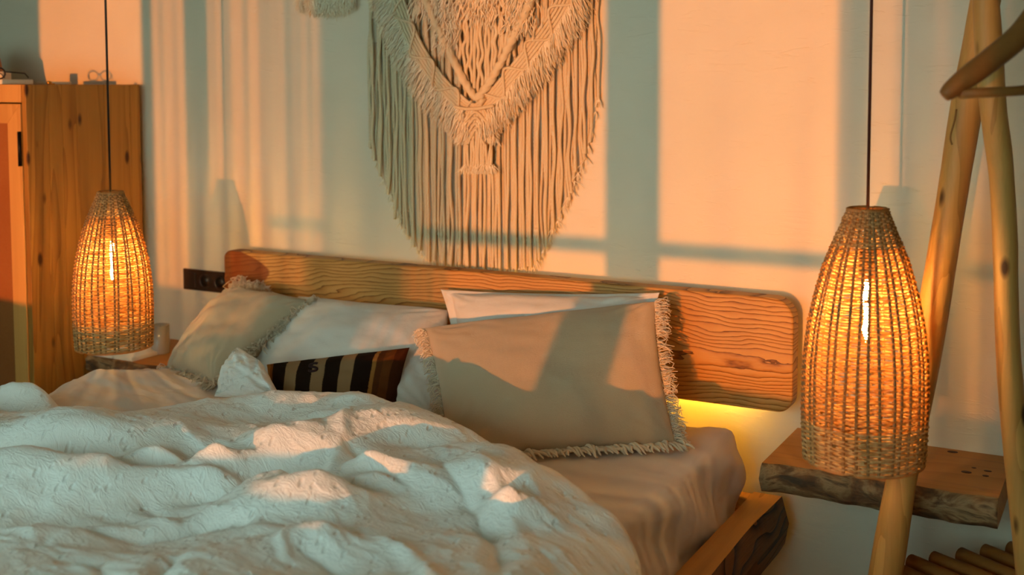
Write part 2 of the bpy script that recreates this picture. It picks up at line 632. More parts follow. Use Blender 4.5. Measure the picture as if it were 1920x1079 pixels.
hb = empty('headboard', (0, HY0, 0.69))
o = rounded(-1.012, HX, HZ0, HZ1, (0.05, 0.045, 0.062, 0.03))
n = len(o)
mb = MB().add([(x, HY0, z) for x, z in o] + [(x, HY1, z) for x, z in o],
              [tuple(range(n)), tuple(reversed(range(n, 2 * n)))] + [(i, i + n, (i + 1) % n + n, (i + 1) % n) for i in range(n)])
child(mb, 'slab', M['headboard'], hb, smooth=False, bevel=0.006)
for x in (-0.7, 0.0, 0.7):
    child(MB().box((x - 0.05, HY1 - 0.002, 0.6), (x + 0.05, -0.001, 0.8)), 'mounting_block', M['rail'], hb, smooth=False)
child(MB().box((-0.95, HY1 - 0.001, 0.545), (0.93, HY1 + 0.008, 0.555)), 'light_strip', M['led'], hb, smooth=False)
tag(hb, 'long rounded wooden headboard plank with deep wavy grain behind the pillows', 'headboard')

# ------------------------------------------------------------------ bed frame
bed = empty('platform_bed', (0, -1.1, 0))
RZ0, RZ1 = 0.115, 0.285
for s in (1, -1):
    mb = MB()
    ys = np.linspace(-0.10, -2.15, 60)
    prof = []
    G = []
    for i, y in enumerate(ys):
        w = 0.006 * float(fbm(y * 2.5, 1.3 * s, 3, 2))
        xo = 1.045 + w
        sec = [(0.955, RZ0), (0.955, RZ1), (xo - 0.012 + w, RZ1), (xo + 0.004, RZ1 - 0.05), (xo + 0.008 + 0.004 * float(vn(y * 4, 5)), 0.21), (xo, 0.15), (xo - 0.02, RZ0)]
        G.append([(s * a, y, b) for a, b in sec])
    k = 7
    V = [q for r in G for q in r]
    Fq = [(i * k + j, i * k + (j + 1) % k, (i + 1) * k + (j + 1) % k, (i + 1) * k + j) for i in range(59) for j in range(k)]
    Fq += [tuple(range(k)), tuple(59 * k + j for j in reversed(range(k)))]
    mb.add(V, Fq)
    ob = child(mb, 'side_rail', M['rail'], bed, smooth=False)
    ob.data.materials.append(M['bark'])
    for p in ob.data.polygons:
        if p.index < 59 * k and p.index % k in (2, 3, 4, 5):
            p.material_index = 1
    bm = bmesh.new()
    bm.from_mesh(ob.data)
    bmesh.ops.recalc_face_normals(bm, faces=bm.faces)
    bm.to_mesh(ob.data)
    bm.free()
child(MB().box((-0.955, -0.13, 0.10), (0.955, -0.085, 0.275)), 'head_rail', M['rail'], bed, smooth=False, bevel=0.004)
child(MB().box((-0.955, -2.15, 0.10), (0.955, -2.105, 0.275)), 'foot_rail', M['rail'], bed, smooth=False, bevel=0.004)
child(MB().box((-0.955, -2.105, 0.16), (0.955, -0.13, 0.195)), 'slat_deck', M['rail'], bed, smooth=False)
for x in (-0.9, 0.9):
    for y in (-0.35, -1.95):
        child(MB().box((x - 0.05, y - 0.05, 0), (x + 0.05, y + 0.05, 0.16)), 'leg', M['rail'], bed, smooth=False, bevel=0.004)
tag(bed, 'low wooden bed frame with a dark live edge side rail under the mattress', 'bed')

# ------------------------------------------------------------------ mattress with fitted sheet
MX, MY0, MY1, MZ0, MZ1 = 0.925, -0.135, -2.10, 0.196, 0.470


def mattress():
    n1, n2 = 150, 150
    # superellipse-like cushion block: map a cube shell
    u = np.linspace(-1.34, 1.34, n1)
    v = np.linspace(-1.16, 1.16, n2)
    U, V = np.meshgrid(u, v)
    cx, cy_ = 0.0, (MY0 + MY1) / 2
    hx, hy, h = MX, (MY0 - MY1) / 2, MZ1 - MZ0

    def fold(t, half):
        """arc-length walk over the edge: returns position, drop"""
        a = np.abs(t) * half
        r = 0.032
        flat = half - r
        over = np.clip(a - flat, 0, None)
        ang = np.clip(over / r, 0, math.pi / 2)
        pos = np.minimum(a, flat) + r * np.sin(ang)
        drop = r * (1 - np.cos(ang)) + np.clip(over - r * math.pi / 2, 0, None)
        return np.sign(t) * pos, drop
    X, dx = fold(U, hx)
    Y, dy = fold(V, hy)
    Z = MZ1 - np.maximum(dx, dy) - 0.3 * np.minimum(dx, dy)
    # pinch the corners round
    both = np.clip(np.minimum(dx, dy) / 0.05, 0, 1)
    X = X - np.sign(X) * 0.03 * both
    Y = Y - np.sign(Y) * 0.03 * both
    Z = np.maximum(Z, MZ0)
    side = np.clip(dx / 0.06, 0, 1) + np.clip(dy / 0.06, 0, 1)
    Yw = cy_ + Y
    wr = 0.006 * fbm(U * 6, V * 6, 11) + 0.003 * fbm(U * 14, V * 3, 12)
    Z = Z + wr * (dx < 0.03) * (dy < 0.03)
    # diagonal tension wrinkles on the long sides
    diag = 0.013 * np.sin((Yw * 9 + Z * 16) * 2.0 + 1.5 * fbm(Yw * 3, Z * 3, 14)) * np.clip(dx / 0.05, 0, 1)
    bul = 0.014 * np.sin(np.clip((MZ1 - Z) / h, 0, 1) * math.pi)
    X = X + np.sign(X) * (diag + bul * np.clip(dx / 0.05, 0, 1))
    G = np.stack([X, Yw, Z], -1)
    mb = MB().grid(G)
    return mb


mt = empty('mattress', (0, -1.1, MZ0))
child(mattress(), 'fitted_sheet', M['sheet'], mt)
child(MB().box((-0.88, -2.06, MZ0), (0.88, -0.18, 0.42)), 'core', M['sheet'], mt, smooth=False)
tag(mt, 'thick mattress in a pale pink-beige fitted sheet on the bed frame', 'mattress')


# ------------------------------------------------------------------ pillows
def pillow_surface(c, thick, nu=70, nv=50, pinch=0.07, p=0.55, wr=0.006, seed=0, sag=0.0, flange=0.0, lump=0.1):
    """c = BL, BR, TR, TL corners (world); returns front grid, back grid, normal"""
    BL, BR, TR, TL = [np.asarray(q, float) for q in c]
    nrm = np.cross(BR - BL, TL - BL)
    nrm /= np.linalg.norm(nrm)
    u = np.linspace(-1, 1, nu)
    v = np.linspace(-1, 1, nv)
    # cluster samples towards the seams
    u, v = np.sin(u * math.pi / 2 * 0.92) / math.sin(math.pi / 2 * 0.92), np.sin(v * math.pi / 2 * 0.92) / math.sin(math.pi / 2 * 0.92)
    U, V = np.meshgrid(u, v)
    Us = U * (1 - pinch * (1 - V * V) * np.abs(U) ** 2.0)
    Vs = V * (1 - pinch * 1.3 * (1 - U * U) * np.abs(V) ** 2.0)
    a, b = (Us + 1) / 2, (Vs + 1) / 2
    base = ((1 - a) * (1 - b))[..., None] * BL + (a * (1 - b))[..., None] * BR + (a * b)[..., None] * TR + ((1 - a) * b)[..., None] * TL
    Uf = np.clip(np.abs(U) / (1 - flange), 0, 1)
    Vf = np.clip(np.abs(V) / (1 - flange), 0, 1)
    prof = ((1 - Uf ** 2.4) * (1 - Vf ** 2.4)) ** p
    prof = prof * (1 + lump * vn(U * 1.3 + 3, V * 1.3, seed + 40) - sag * V)
    edge = np.clip((1 - np.maximum(np.abs(U), np.abs(V))) * 6, 0, 1)
    # wrinkles radiating from the corners
    rad = 0
    for su in (-1, 1):
        for sv in (-1, 1):
            d = np.hypot(U - su, V - sv)
            an = np.arctan2(V - sv, U - su)
            rad = rad + np.exp(-(d / 0.55) ** 2) * np.sin(an * 16 + 3 * vn(U * 3, V * 3, seed + 7))
    w = wr * (fbm(U * 3, V * 3, seed, 4) + 0.8 * rad) * edge
    rim_t = 0.003 * np.clip((1 - np.maximum(np.abs(U), np.abs(V))) * 25, 0, 1)
    front = base + (thick * prof + w + rim_t)[..., None] * nrm
    back = base + (-thick * 0.8 * prof + np.minimum(w, 0) - rim_t)[..., None] * nrm
    return front, back, nrm, base


def pillow_mesh(front, back):
    n, k = front.shape[:2]
    mb = MB()
    V = list(front.reshape(-1, 3)) + list(back.reshape(-1, 3))
    N = n * k
    fs = [(i * k + j, i * k + j + 1, (i + 1) * k + j + 1, (i + 1) * k + j) for i in range(n - 1) for j in range(k - 1)]
    fs += [(N + i * k + j, N + (i + 1) * k + j, N + (i + 1) * k + j + 1, N + i * k + j + 1) for i in range(n - 1) for j in range(k - 1)]
    mb.add(V, fs)
    return mb


def grid_uv(o, n, k):
    """UV from the row and column of a front + back grid, set before welding"""
    uv = o.data.uv_layers.new(name='UVMap')
    for lp in o.data.loops:
        q = lp.vertex_index % (n * k)
        uv.data[lp.index].uv = (UVU[k][q % k], UVU[n][q // k])


UVU = {}


def weld(o, d=0.0008):
    bm = bmesh.new()
    bm.from_mesh(o.data)
    bmesh.ops.remove_doubles(bm, verts=bm.verts, dist=d)
    bm.to_mesh(o.data)
    bm.free()
    o.data.polygons.foreach_set('use_smooth', [True] * len(o.data.polygons))


def fringe_strands(mb, line, outdir, nrm, length, count, r=0.0019, curl=0.012, seed=0, sag=0.25):
    rr = np.random.default_rng(seed)
    L = np.asarray(line)
    for i in range(count):
        t = rr.random() * (len(L) - 1)
        k = min(int(t), len(L) - 2)
        p = L[k] + (L[k + 1] - L[k]) * (t - k)
        tang = L[k + 1] - L[k]
        tang = tang / (np.linalg.norm(tang) + 1e-9)
        ln = length * (0.6 + 0.6 * rr.random())
        d = outdir + tang * rr.normal(0, 0.35) + nrm * rr.normal(0.05, 0.35)
        d /= np.linalg.norm(d)
        pts = []
        w = rr.normal(0, curl, 3)
        w2 = rr.normal(0, curl * 0.6, 3)
        for s in np.linspace(0, 1, 6):
            q = p + d * ln * s + w * math.sin(s * 3.0) + w2 * math.sin(s * 7.0) * s + np.array([0, 0, -sag * ln * s * s])
            pts.append(q)
        mb.tube(pts, np.linspace(r, r * 0.6, 6), 3, caps=False)


def make_pillow(name, c, thick, mat, label, fringe=None, **kw):
    cc = np.mean([np.asarray(q, float) for q in c], axis=0)
    root = empty(name, tuple(cc))
    f, b, nrm, base = pillow_surface(c, thick, **kw)
    o = child(pillow_mesh(f, b), 'cover', mat, root)
    for c_ in f.shape[:2]:
        UVU[c_] = (np.sin(np.linspace(-1, 1, c_) * math.pi / 2 * 0.92) / math.sin(math.pi / 2 * 0.92) + 1) / 2
    grid_uv(o, *f.shape[:2])
    weld(o)
    tag(root, label, 'pillow' if 'cushion' not in name else 'cushion')
    return root, f, b, nrm, base


# white pillow with a flat border, back right
r_, *_ = make_pillow('flanged_pillow', [aty(850, 700, -0.30), aty(1215, 740, -0.32), aty(1237, 549, -0.165), aty(826, 543, -0.165)], 0.085,
                     M['white_linen'], 'white pillow with a flat border, behind the large beige fringed cushion', flange=0.10, pinch=0.05, seed=3, wr=0.006, p=0.5)
# white pillow, back left
make_pillow('sleeping_pillow', [atz(450, 712, 0.485), atz(835, 800, 0.485), aty(842, 582, -0.175), aty(560, 556, -0.175)], 0.095,
            M['white_linen'], 'white linen pillow behind the striped cushion, between two fringed cushions', pinch=0.05, seed=5, wr=0.007)
# small white pillow behind the front cushion's left side
# large beige fringed cushion
FC = [atz(838, 862, 0.478), atz(1268, 838, 0.478), aty(1228, 566, -0.235), aty(796, 616, -0.375)]
root, f, b, nrm, base = make_pillow('fringed_cushion', FC, 0.085, M['beige_linen'],
                                    'large beige linen cushion with fringed ends, in front of the right pillow', pinch=0.045, seed=8, wr=0.004, p=0.5, sag=0.12)
mbf = MB()
rt = base[:, -1]
lf = base[:, 0]
bt = base[0, :]
ud = base[25, -1] - base[25, 0]
ud /= np.linalg.norm(ud)
vd = base[-1, 35] - base[0, 35]
vd /= np.linalg.norm(vd)
fringe_strands(mbf, rt[2:-1], ud, nrm, 0.038, 420, seed=1, curl=0.006)
fringe_strands(mbf, lf[2:-1], -ud, nrm, 0.03, 330, seed=2, curl=0.006, sag=0.6)
rr = np.random.default_rng(4)
nh = np.array([nrm[0], nrm[1], 0.0])
nh /= np.linalg.norm(nh)
for i in range(58):                                      # twisted tassels along the lower edge
    p = bt[0] + (bt[-1] - bt[0]) * (0.28 + 0.74 * i / 57)
    p = np.array([p[0], p[1], MZ1 + 0.016])
    d = ud * (0.55 + 0.35 * rr.random()) + nh * (0.75 + 0.3 * rr.random())
    w_ = 0.004 * rr.normal(0, 1, 3)
    pts = [p + d * (0.034 * s_) + w_ * math.sin(s_ * 5) + np.array([0, 0, 0.006 * math.sin(s_ * 3) - 0.008 * s_]) for s_ in np.linspace(0, 1, 9)]
    mbf.tube(pts, [0.003, 0.0042, 0.0046, 0.0046, 0.0044, 0.0042, 0.004, 0.003, 0.0015], 6, lobes=2, twist=420, amp=0.3)
tag(child(mbf, 'fringe', M['fringe'], root), 'loose cotton fringe', kind='stuff')

# beige cushion on the left, leaning on the headboard's end
LC = [aty(312, 694, -0.50), aty(402, 722, -0.54), aty(586, 566, -0.235), aty(434, 543, -0.185)]
root, f, b, nrm, base = make_pillow('fringed_cushion', LC, 0.095, M['sage_linen'],
                                    'greyish beige fringed cushion leaning on the left end of the headboard', pinch=0.04, seed=13, wr=0.006, p=0.5)
mbf = MB()
ud = base[25, -1] - base[25, 0]
ud /= np.linalg.norm(ud)
vd = base[-1, 35] - base[0, 35]
vd /= np.linalg.norm(vd)
fringe_strands(mbf, base[2:-1, -1], ud * 0.6 + np.array([0, 0, 0.1]) + nrm * 0.5, nrm, 0.04, 460, seed=5, curl=0.008)
fringe_strands(mbf, base[-1, 1:30], vd, nrm, 0.055, 300, seed=6, curl=0.014)
fringe_strands(mbf, base[0, 1:-1], -vd + np.array([0, 0, 0.25]) + nrm * 0.4, nrm, 0.045, 360, seed=7, curl=0.008)
tag(child(mbf, 'fringe', M['fringe'], root), 'loose cotton fringe', kind='stuff')


# striped woven cushion
def kilim():
    g = NT('kilim')
    co = g.coord('UV')
    u = g.sep(co)[0]
    v = g.sep(co)[1]
    jig = g.noise(g.mapv(co, (4, 60, 1)), 3, 2)
    uu = g.math('ADD', u, g.math('MULTIPLY', g.math('SUBTRACT', jig, 0.5), 0.02))
    D, B, Bk = '#1c100b', '#a78560', '#5a3216'
    c = g.ramp(uu, [(0.0, '#b5803c'), (0.035, '#8a5524'), (0.055, D), (0.175, B), (0.27, D), (0.385, B), (0.475, D), (0.58, B),
                    (0.675, D), (0.80, '#a8743a'), (0.825, Bk), (0.87, '#6a3c18'), (0.93, '#4a240e')], 'CONSTANT')
    wv = g.noise(g.mapv(co, (90, 200, 1)), 3, 2, 0.7)
    wv2 = g.noise(g.mapv(co, (260, 40, 1)), 2, 2, 0.7)
    c = g.mix(g.math('MULTIPLY', wv, 0.35), c, '#3a2415')
    g.p(Base_Color=c, Roughness=0.95, Specular_IOR_Level=0.1)
    g.bump(g.math('ADD', wv, wv2), 0.6, 0.004)
    return g.m


KC = [aty(492, 800, -0.665), aty(742, 812, -0.545), aty(768, 652, -0.435), aty(500, 684, -0.55)]
root, f, b, nrm, base = make_pillow('striped_cushion', KC, 0.065, kilim(), 'small dark brown and tan striped woven cushion tucked into the duvet', pinch=0.06, seed=17, wr=0.004)
# the S-shaped woven motif


def on_pillow(f_, u, v):
    k = f_.shape
    return f_[int(v * (k[0] - 1)), int(u * (k[1] - 1))]


pts = [(0.425 + 0.024 * a, 0.66 + 0.052 * b_) for a, b_ in spline([(0.8, 0.75, 0), (0.2, 1, 0), (-0.7, 0.85, 0), (-0.85, 0.40, 0), (0, 0, 0), (0.85, -0.40, 0), (0.7, -0.85, 0), (-0.2, -1, 0), (-0.8, -0.75, 0)], 30)[:, :2]]


def surf(u, v):
    k = f.shape
    x, y = u * (k[1] - 1), v * (k[0] - 1)
    i, j = int(y), int(x)
    fy, fx = y - i, x - j
    return (f[i, j] * (1 - fx) + f[i, j + 1] * fx) * (1 - fy) + (f[i + 1, j] * (1 - fx) + f[i + 1, j + 1] * fx) * fy + nrm * 0.0005


child(MB().tube([surf(a, b_) for a, b_ in pts], 0.0042, 6), 'woven_motif', simple('dark_red_wool', '#2a1012', 0.95), root)

# ------------------------------------------------------------------ duvet
ZD = 0.635


def poly(pxs, n=40, z=ZD):
    return spline([atz(a, b, z) for a, b in pxs], n)[:, :2]


FOLDS = [  # pixel polyline, half width (m), height (m): the sharper creases
    ([(-60, 778), (140, 782), (300, 779), (430, 781), (530, 783)], 0.016, -0.022),
    ([(-60, 922), (130, 933), (260, 940), (400, 925), (470, 930)], 0.018, -0.020),
    ([(640, 830), (700, 845), (760, 850)], 0.014, -0.016),
    ([(650, 860), (710, 868), (770, 880)], 0.014, -0.014),
    ([(600, 870), (640, 830), (650, 780)], 0.016, 0.012),
    ([(800, 850), (880, 900), (930, 960), (940, 1040)], 0.020, -0.018),
    ([(850, 840), (930, 890), (990, 960)], 0.020, 0.012),
    ([(330, 1000), (300, 1040), (310, 1090)], 0.018, -0.020),
    ([(90, 1000), (170, 1010), (230, 1060)], 0.018, -0.018),
    ([(560, 985), (640, 1010), (700, 1070)], 0.018, -0.016),
    ([(250, 880), (340, 900), (420, 900)], 0.016, -0.012),
    ([(120, 900), (240, 910), (330, 925)], 0.014, 0.012),
    ([(700, 960), (780, 1000), (820, 1070)], 0.020, 0.016),
    ([(1010, 960), (1050, 1010), (1060, 1080)], 0.02, -0.012),
]

# heights of the heaped cover read down picture columns: column, then (row, height)
HEAP = [
    (-90, [(740, .62), (780, .56), (805, .63), (850, .60), (925, .52), (970, .57), (1079, .590)]),
    (0, [(722, .63), (760, .58), (778, .565), (800, .645), (850, .62), (900, .555), (925, .515), (960, .575), (1000, .555), (1079, .590)]),
    (100, [(720, .63), (757, .575), (781, .575), (800, .665), (850, .635), (900, .565), (935, .515), (968, .595), (1010, .545), (1079, .590)]),
    (200, [(770, .615), (782, .60), (800, .685), (850, .645), (900, .575), (938, .515), (970, .585), (1015, .53), (1079, .605)]),
    (300, [(757, .635), (780, .60), (800, .685), (845, .645), (900, .58), (940, .52), (980, .56), (1030, .55), (1079, .615)]),
    (400, [(742, .65), (770, .61), (784, .61), (804, .685), (850, .65), (890, .595), (925, .525), (960, .535), (1000, .56), (1045, .605), (1079, .610)]),
    (500, [(731, .65), (765, .62), (782, .605), (805, .665), (850, .665), (890, .625), (920, .555), (948, .545), (975, .605), (1010, .58), (1079, .585)]),
    (600, [(728, .655), (752, .675), (795, .61), (806, .615), (850, .685), (895, .645), (928, .56), (944, .575), (962, .635), (1000, .575), (1079, .570)]),
    (680, [(736, .66), (770, .68), (820, .685), (860, .655), (900, .595), (940, .565), (980, .60), (1030, .555), (1079, .570)]),
    (780, [(763, .655), (800, .65), (840, .605), (880, .60), (920, .60), (960, .575), (1000, .57), (1079, .590)]),
    (880, [(801, .63), (830, .645), (870, .645), (910, .615), (950, .585), (1000, .58), (1079, .600)]),
    (960, [(837, .62), (870, .65), (900, .65), (930, .60), (980, .57), (1079, .600)]),
    (1060, [(893, .59), (930, .58), (980, .56), (1079, .590)]),
    (1150, [(955, .555), (1000, .55), (1079, .580)]),
]


def heap_field(X, Y):
    P = [atz(c, r, z) for c, rows in HEAP for r, z in rows]
    for a, b, z in OUT:                                  # the cover turns down again behind its outline
        q = atz(a, b, z)
        d = (q[:2] - CAM[:2]) / np.linalg.norm(q[:2] - CAM[:2])
        P += [np.array([q[0], q[1], z - 0.005]), np.array([q[0] + 0.05 * d[0], q[1] + 0.05 * d[1], z - 0.025]), np.array([q[0] + 0.11 * d[0], q[1] + 0.11 * d[1], z - 0.055])]
    P += [np.array([x, -2.35, 0.60]) for x in np.linspace(-1.5, 1.3, 8)] + [np.array([-1.5, y, 0.57]) for y in (-1.1, -1.5, -1.9)] + [np.array([1.3, y, 0.54]) for y in (-1.4, -1.8)]
    P = np.array(P)
    n = len(P)

    def U(r2):
        return 0.5 * r2 * np.log(r2 + 1e-9)

    def turn(x, y):                                     # folds run mostly across the picture: stretch that way
        return 0.42 * (x * right[0] + y * right[1]), -x * right[1] + y * right[0]
    P[:, 0], P[:, 1] = turn(P[:, 0].copy(), P[:, 1].copy())
    X, Y = turn(X, Y)
    d2 = ((P[:, None, :2] - P[None, :, :2]) ** 2).sum(-1)
    A = np.zeros((n + 3, n + 3))
    A[:n, :n] = U(d2) + np.eye(n) * 6e-4
    A[:n, n] = 1
    A[:n, n + 1:n + 3] = P[:, :2]
    A[n:, :n] = A[:n, n:].T
    w = np.linalg.solve(A, np.concatenate([P[:, 2], np.zeros(3)]))
    Z = w[n] + w[n + 1] * X + w[n + 2] * Y
    for i in range(n):
        Z = Z + w[i] * U((X - P[i, 0]) ** 2 + (Y - P[i, 1]) ** 2)
    return Z


def seg_dist(X, Y, line):
    d = np.full(X.shape, 9.0)
    tt = np.zeros(X.shape)
    n = len(line)
    for i in range(n - 1):
        a, b = line[i], line[i + 1]
        ab = b - a
        t = np.clip(((X - a[0]) * ab[0] + (Y - a[1]) * ab[1]) / (ab @ ab + 1e-12), 0, 1)
        dd = np.hypot(X - a[0] - t * ab[0], Y - a[1] - t * ab[1])
        k = dd < d
        d = np.where(k, dd, d)
        tt = np.where(k, (i + t) / (n - 1), tt)
    return d, tt


# outline of the heap against what lies behind it: picture column, row, height of the roll there
OUT = [(-120, 745, .63), (0, 722, .63), (60, 714, .64), (95, 722, .63), (125, 752, .60), (150, 772, .60), (250, 764, .61), (350, 748, .63),
       (450, 735, .645), (560, 727, .655), (640, 730, .655), (720, 743, .645), (800, 769, .635), (900, 809, .62), (1000, 856, .605),
       (1100, 918, .58), (1160, 962, .555), (1198, 1005, .53), (1225, 1070, .51)]


def duvet():
    nu, nv = 330, 330
    ex, ey, ez = [], [], []
    for a, b, z in OUT:
        q = atz(a, b, z)
        d = q[:2] - CAM[:2]
        d = d / np.linalg.norm(d)
        k = 0.10 * (z - 0.46) / 0.18
        ex.append(q[0] + d[0] * k)
        ey.append(q[1] + d[1] * k)
        ez.append(z)
    xs = np.linspace(-1.45, 1.30, nu)
    s = np.linspace(0, 1, nv)
    X, S = np.meshgrid(xs, s)
    order = np.argsort(ex)
    ex, ey, ez = np.array(ex)[order], np.array(ey)[order], np.array(ez)[order]
    ye = np.interp(xs, ex, ey)
    th = np.interp(xs, ex, ez) - MZ1 - 0.004
    ker = np.ones(9) / 9
    ye = np.convolve(np.pad(ye, 4, mode='edge'), ker, 'valid')
    ye = ye + 0.006 * fbm(xs * 5, xs * 0 + 2, 21)
    Y = ye[None, :] + (-2.30 - ye[None, :]) * (S ** 1.15)
    D = ye[None, :] - Y
    slope = np.clip(np.gradient(ye, xs), -1.2, 1.2)
    Dn = D / np.sqrt(1 + slope[None, :] ** 2)
    rr_ = np.clip(0.10 * th[None, :] / 0.18, 0.03, 0.12)
    q = np.clip(Dn / rr_, 0, 1)
    soft = np.clip(Dn / 0.13, 0, 1)
    soft = soft * soft * (3 - 2 * soft)
    hz = np.clip(heap_field(X, Y) - MZ1 - 0.004, 0.02, 0.30)
    h = hz * np.sqrt(1 - (1 - q) ** 2)
    fold_h = 0
    for pxs, w, a in FOLDS:
        d, t = seg_dist(X, Y, poly(pxs))
        tap = np.clip(np.minimum(t, 1 - t) * 5, 0, 1) ** 0.7
        prof = np.exp(-(d / w) ** 2) if a > 0 else np.exp(-np.abs(d / w) ** 1.4)
        fold_h = fold_h + a * prof * (0.35 + 0.65 * tap)
    wx_ = X + 0.10 * fbm(X * 3, Y * 3, 31)
    wy_ = Y + 0.10 * fbm(X * 3, Y * 3, 33)
    big = 0.007 * fbm(wx_ * 3.2, wy_ * 3.2, 35, 3)
    cre = 0.006 * (ridged(wx_ * 5.5, wy_ * 7.0, 41, 3) - 0.6)
    small = 0.0022 * (ridged(wx_ * 17, wy_ * 21, 45, 2) - 0.5) + 0.0008 * fbm(X * 60, Y * 60, 47, 2)
    near = np.clip((-Y - 1.2) * 1.5, 0, 1)
    h = h + soft * (fold_h + big + cre * (0.9 + 0.3 * near) + small)
    h = np.maximum(h, 0.006 + 0 * h)
    Z = MZ1 + 0.004 + h
    # over the right and left edges of the mattress the cover falls down the side
    Xo = X.copy()
    for sgn, lim in ((1, 0.96), (-1, 1.02)):
        ov = np.clip(sgn * X - lim, 0, None)
        r = 0.10
        ang = np.clip(ov / r, 0, math.pi / 2)
        msk = ov > 0
        Xn = sgn * (lim + r * np.sin(ang))
        drop = r * (1 - np.cos(ang)) + np.clip(ov - r * math.pi / 2, 0, None)
        hc = np.clip(h, 0, 0.2)
        Xo = np.where(msk, Xn + sgn * np.sin(ang) * hc * 0.5, Xo)
        Z = np.where(msk, Z - drop - np.sin(ang) * hc * 0.8, Z)
    return np.stack([Xo, Y, Z], -1), X, Y


dv = empty('duvet', (0, -1.4, MZ1))
G, UX, UY = duvet()
o = child(MB().grid(G), 'cover', M['duvet'], dv)
uvl = o.data.uv_layers.new(name='UVMap')
ux, uy = UX.reshape(-1), UY.reshape(-1)
idx = np.zeros(len(o.data.loops), dtype=np.int32)
o.data.loops.foreach_get('vertex_index', idx)
uvs = np.stack([ux[idx], uy[idx]], -1).astype(np.float32)
uvl.data.foreach_set('uv', uvs.reshape(-1))
# the corner of the cover that stands up beside the striped cushion
CF = [aty(402, 744, -0.70), aty(530, 752, -0.72), aty(486, 676, -0.63), aty(446, 652, -0.60)]
f2, b2, n2, base2 = pillow_surface(CF, 0.036, nu=40, nv=40, pinch=0.0, p=0.6, wr=0.013, seed=51, lump=0.4)
o2 = child(pillow_mesh(f2, b2), 'folded_corner', M['duvet'], dv)
weld(o2)
uv2 = o2.data.uv_layers.new(name='UVMap')
for lp in o2.data.loops:
    q = o2.data.vertices[lp.vertex_index].co
    uv2.data[lp.index].uv = (q.x, q.z)
tag(dv, 'rumpled white dotted cotton duvet heaped over the foot of the bed', 'duvet')


# thin smooth sheet bunched along the left side of the mattress
def side_sheet():
    nu, nv = 90, 70
    u = np.linspace(0, 1, nu)
    v = np.linspace(0, 1, nv)
    U, V = np.meshgrid(u, v)
    # crest follows the visible outline
    crest = spline([atz(60, 745, 0.56), atz(180, 702, 0.56), atz(300, 690, 0.53), atz(350, 690, 0.50)], nu)
    inner = spline([atz(150, 800, 0.50), atz(300, 770, 0.50), atz(420, 748, 0.50), atz(470, 722, 0.485)], nu)
    outer = crest + np.array([-0.07, 0.04, 0.0])
    P = np.zeros((nv, nu, 3))
    for i, t in enumerate(v):
        if t < 0.6:
            k = t / 0.6
            P[i] = inner * (1 - k) + crest * k
            P[i, :, 2] = 0.478 + (crest[:, 2] - 0.478) * (math.sin(k * math.pi / 2) ** 1.3)
        else:
            k = (t - 0.6) / 0.4
            P[i] = crest * (1 - k) + outer * k
            P[i, :, 2] = crest[:, 2] - 0.22 * k ** 1.6
    P[..., 2] += 0.010 * fbm(U * 5 + V * 3, V * 3 - U * 2, 61) + 0.006 * (ridged(U * 6 + V * 2, V * 4, 63) - 0.5)
    P[..., 2] = np.where(P[..., 0] > -0.95, np.maximum(P[..., 2], MZ1 + 0.008), P[..., 2])
    return MB().grid(P)


sh = empty('bed_sheet', (-0.9, -0.8, MZ1))
o = child(side_sheet(), 'sheet', M['sheet'], sh)
tag(sh, 'smooth thin sheet bunched at the left edge of the bed below the cushion', 'sheet')


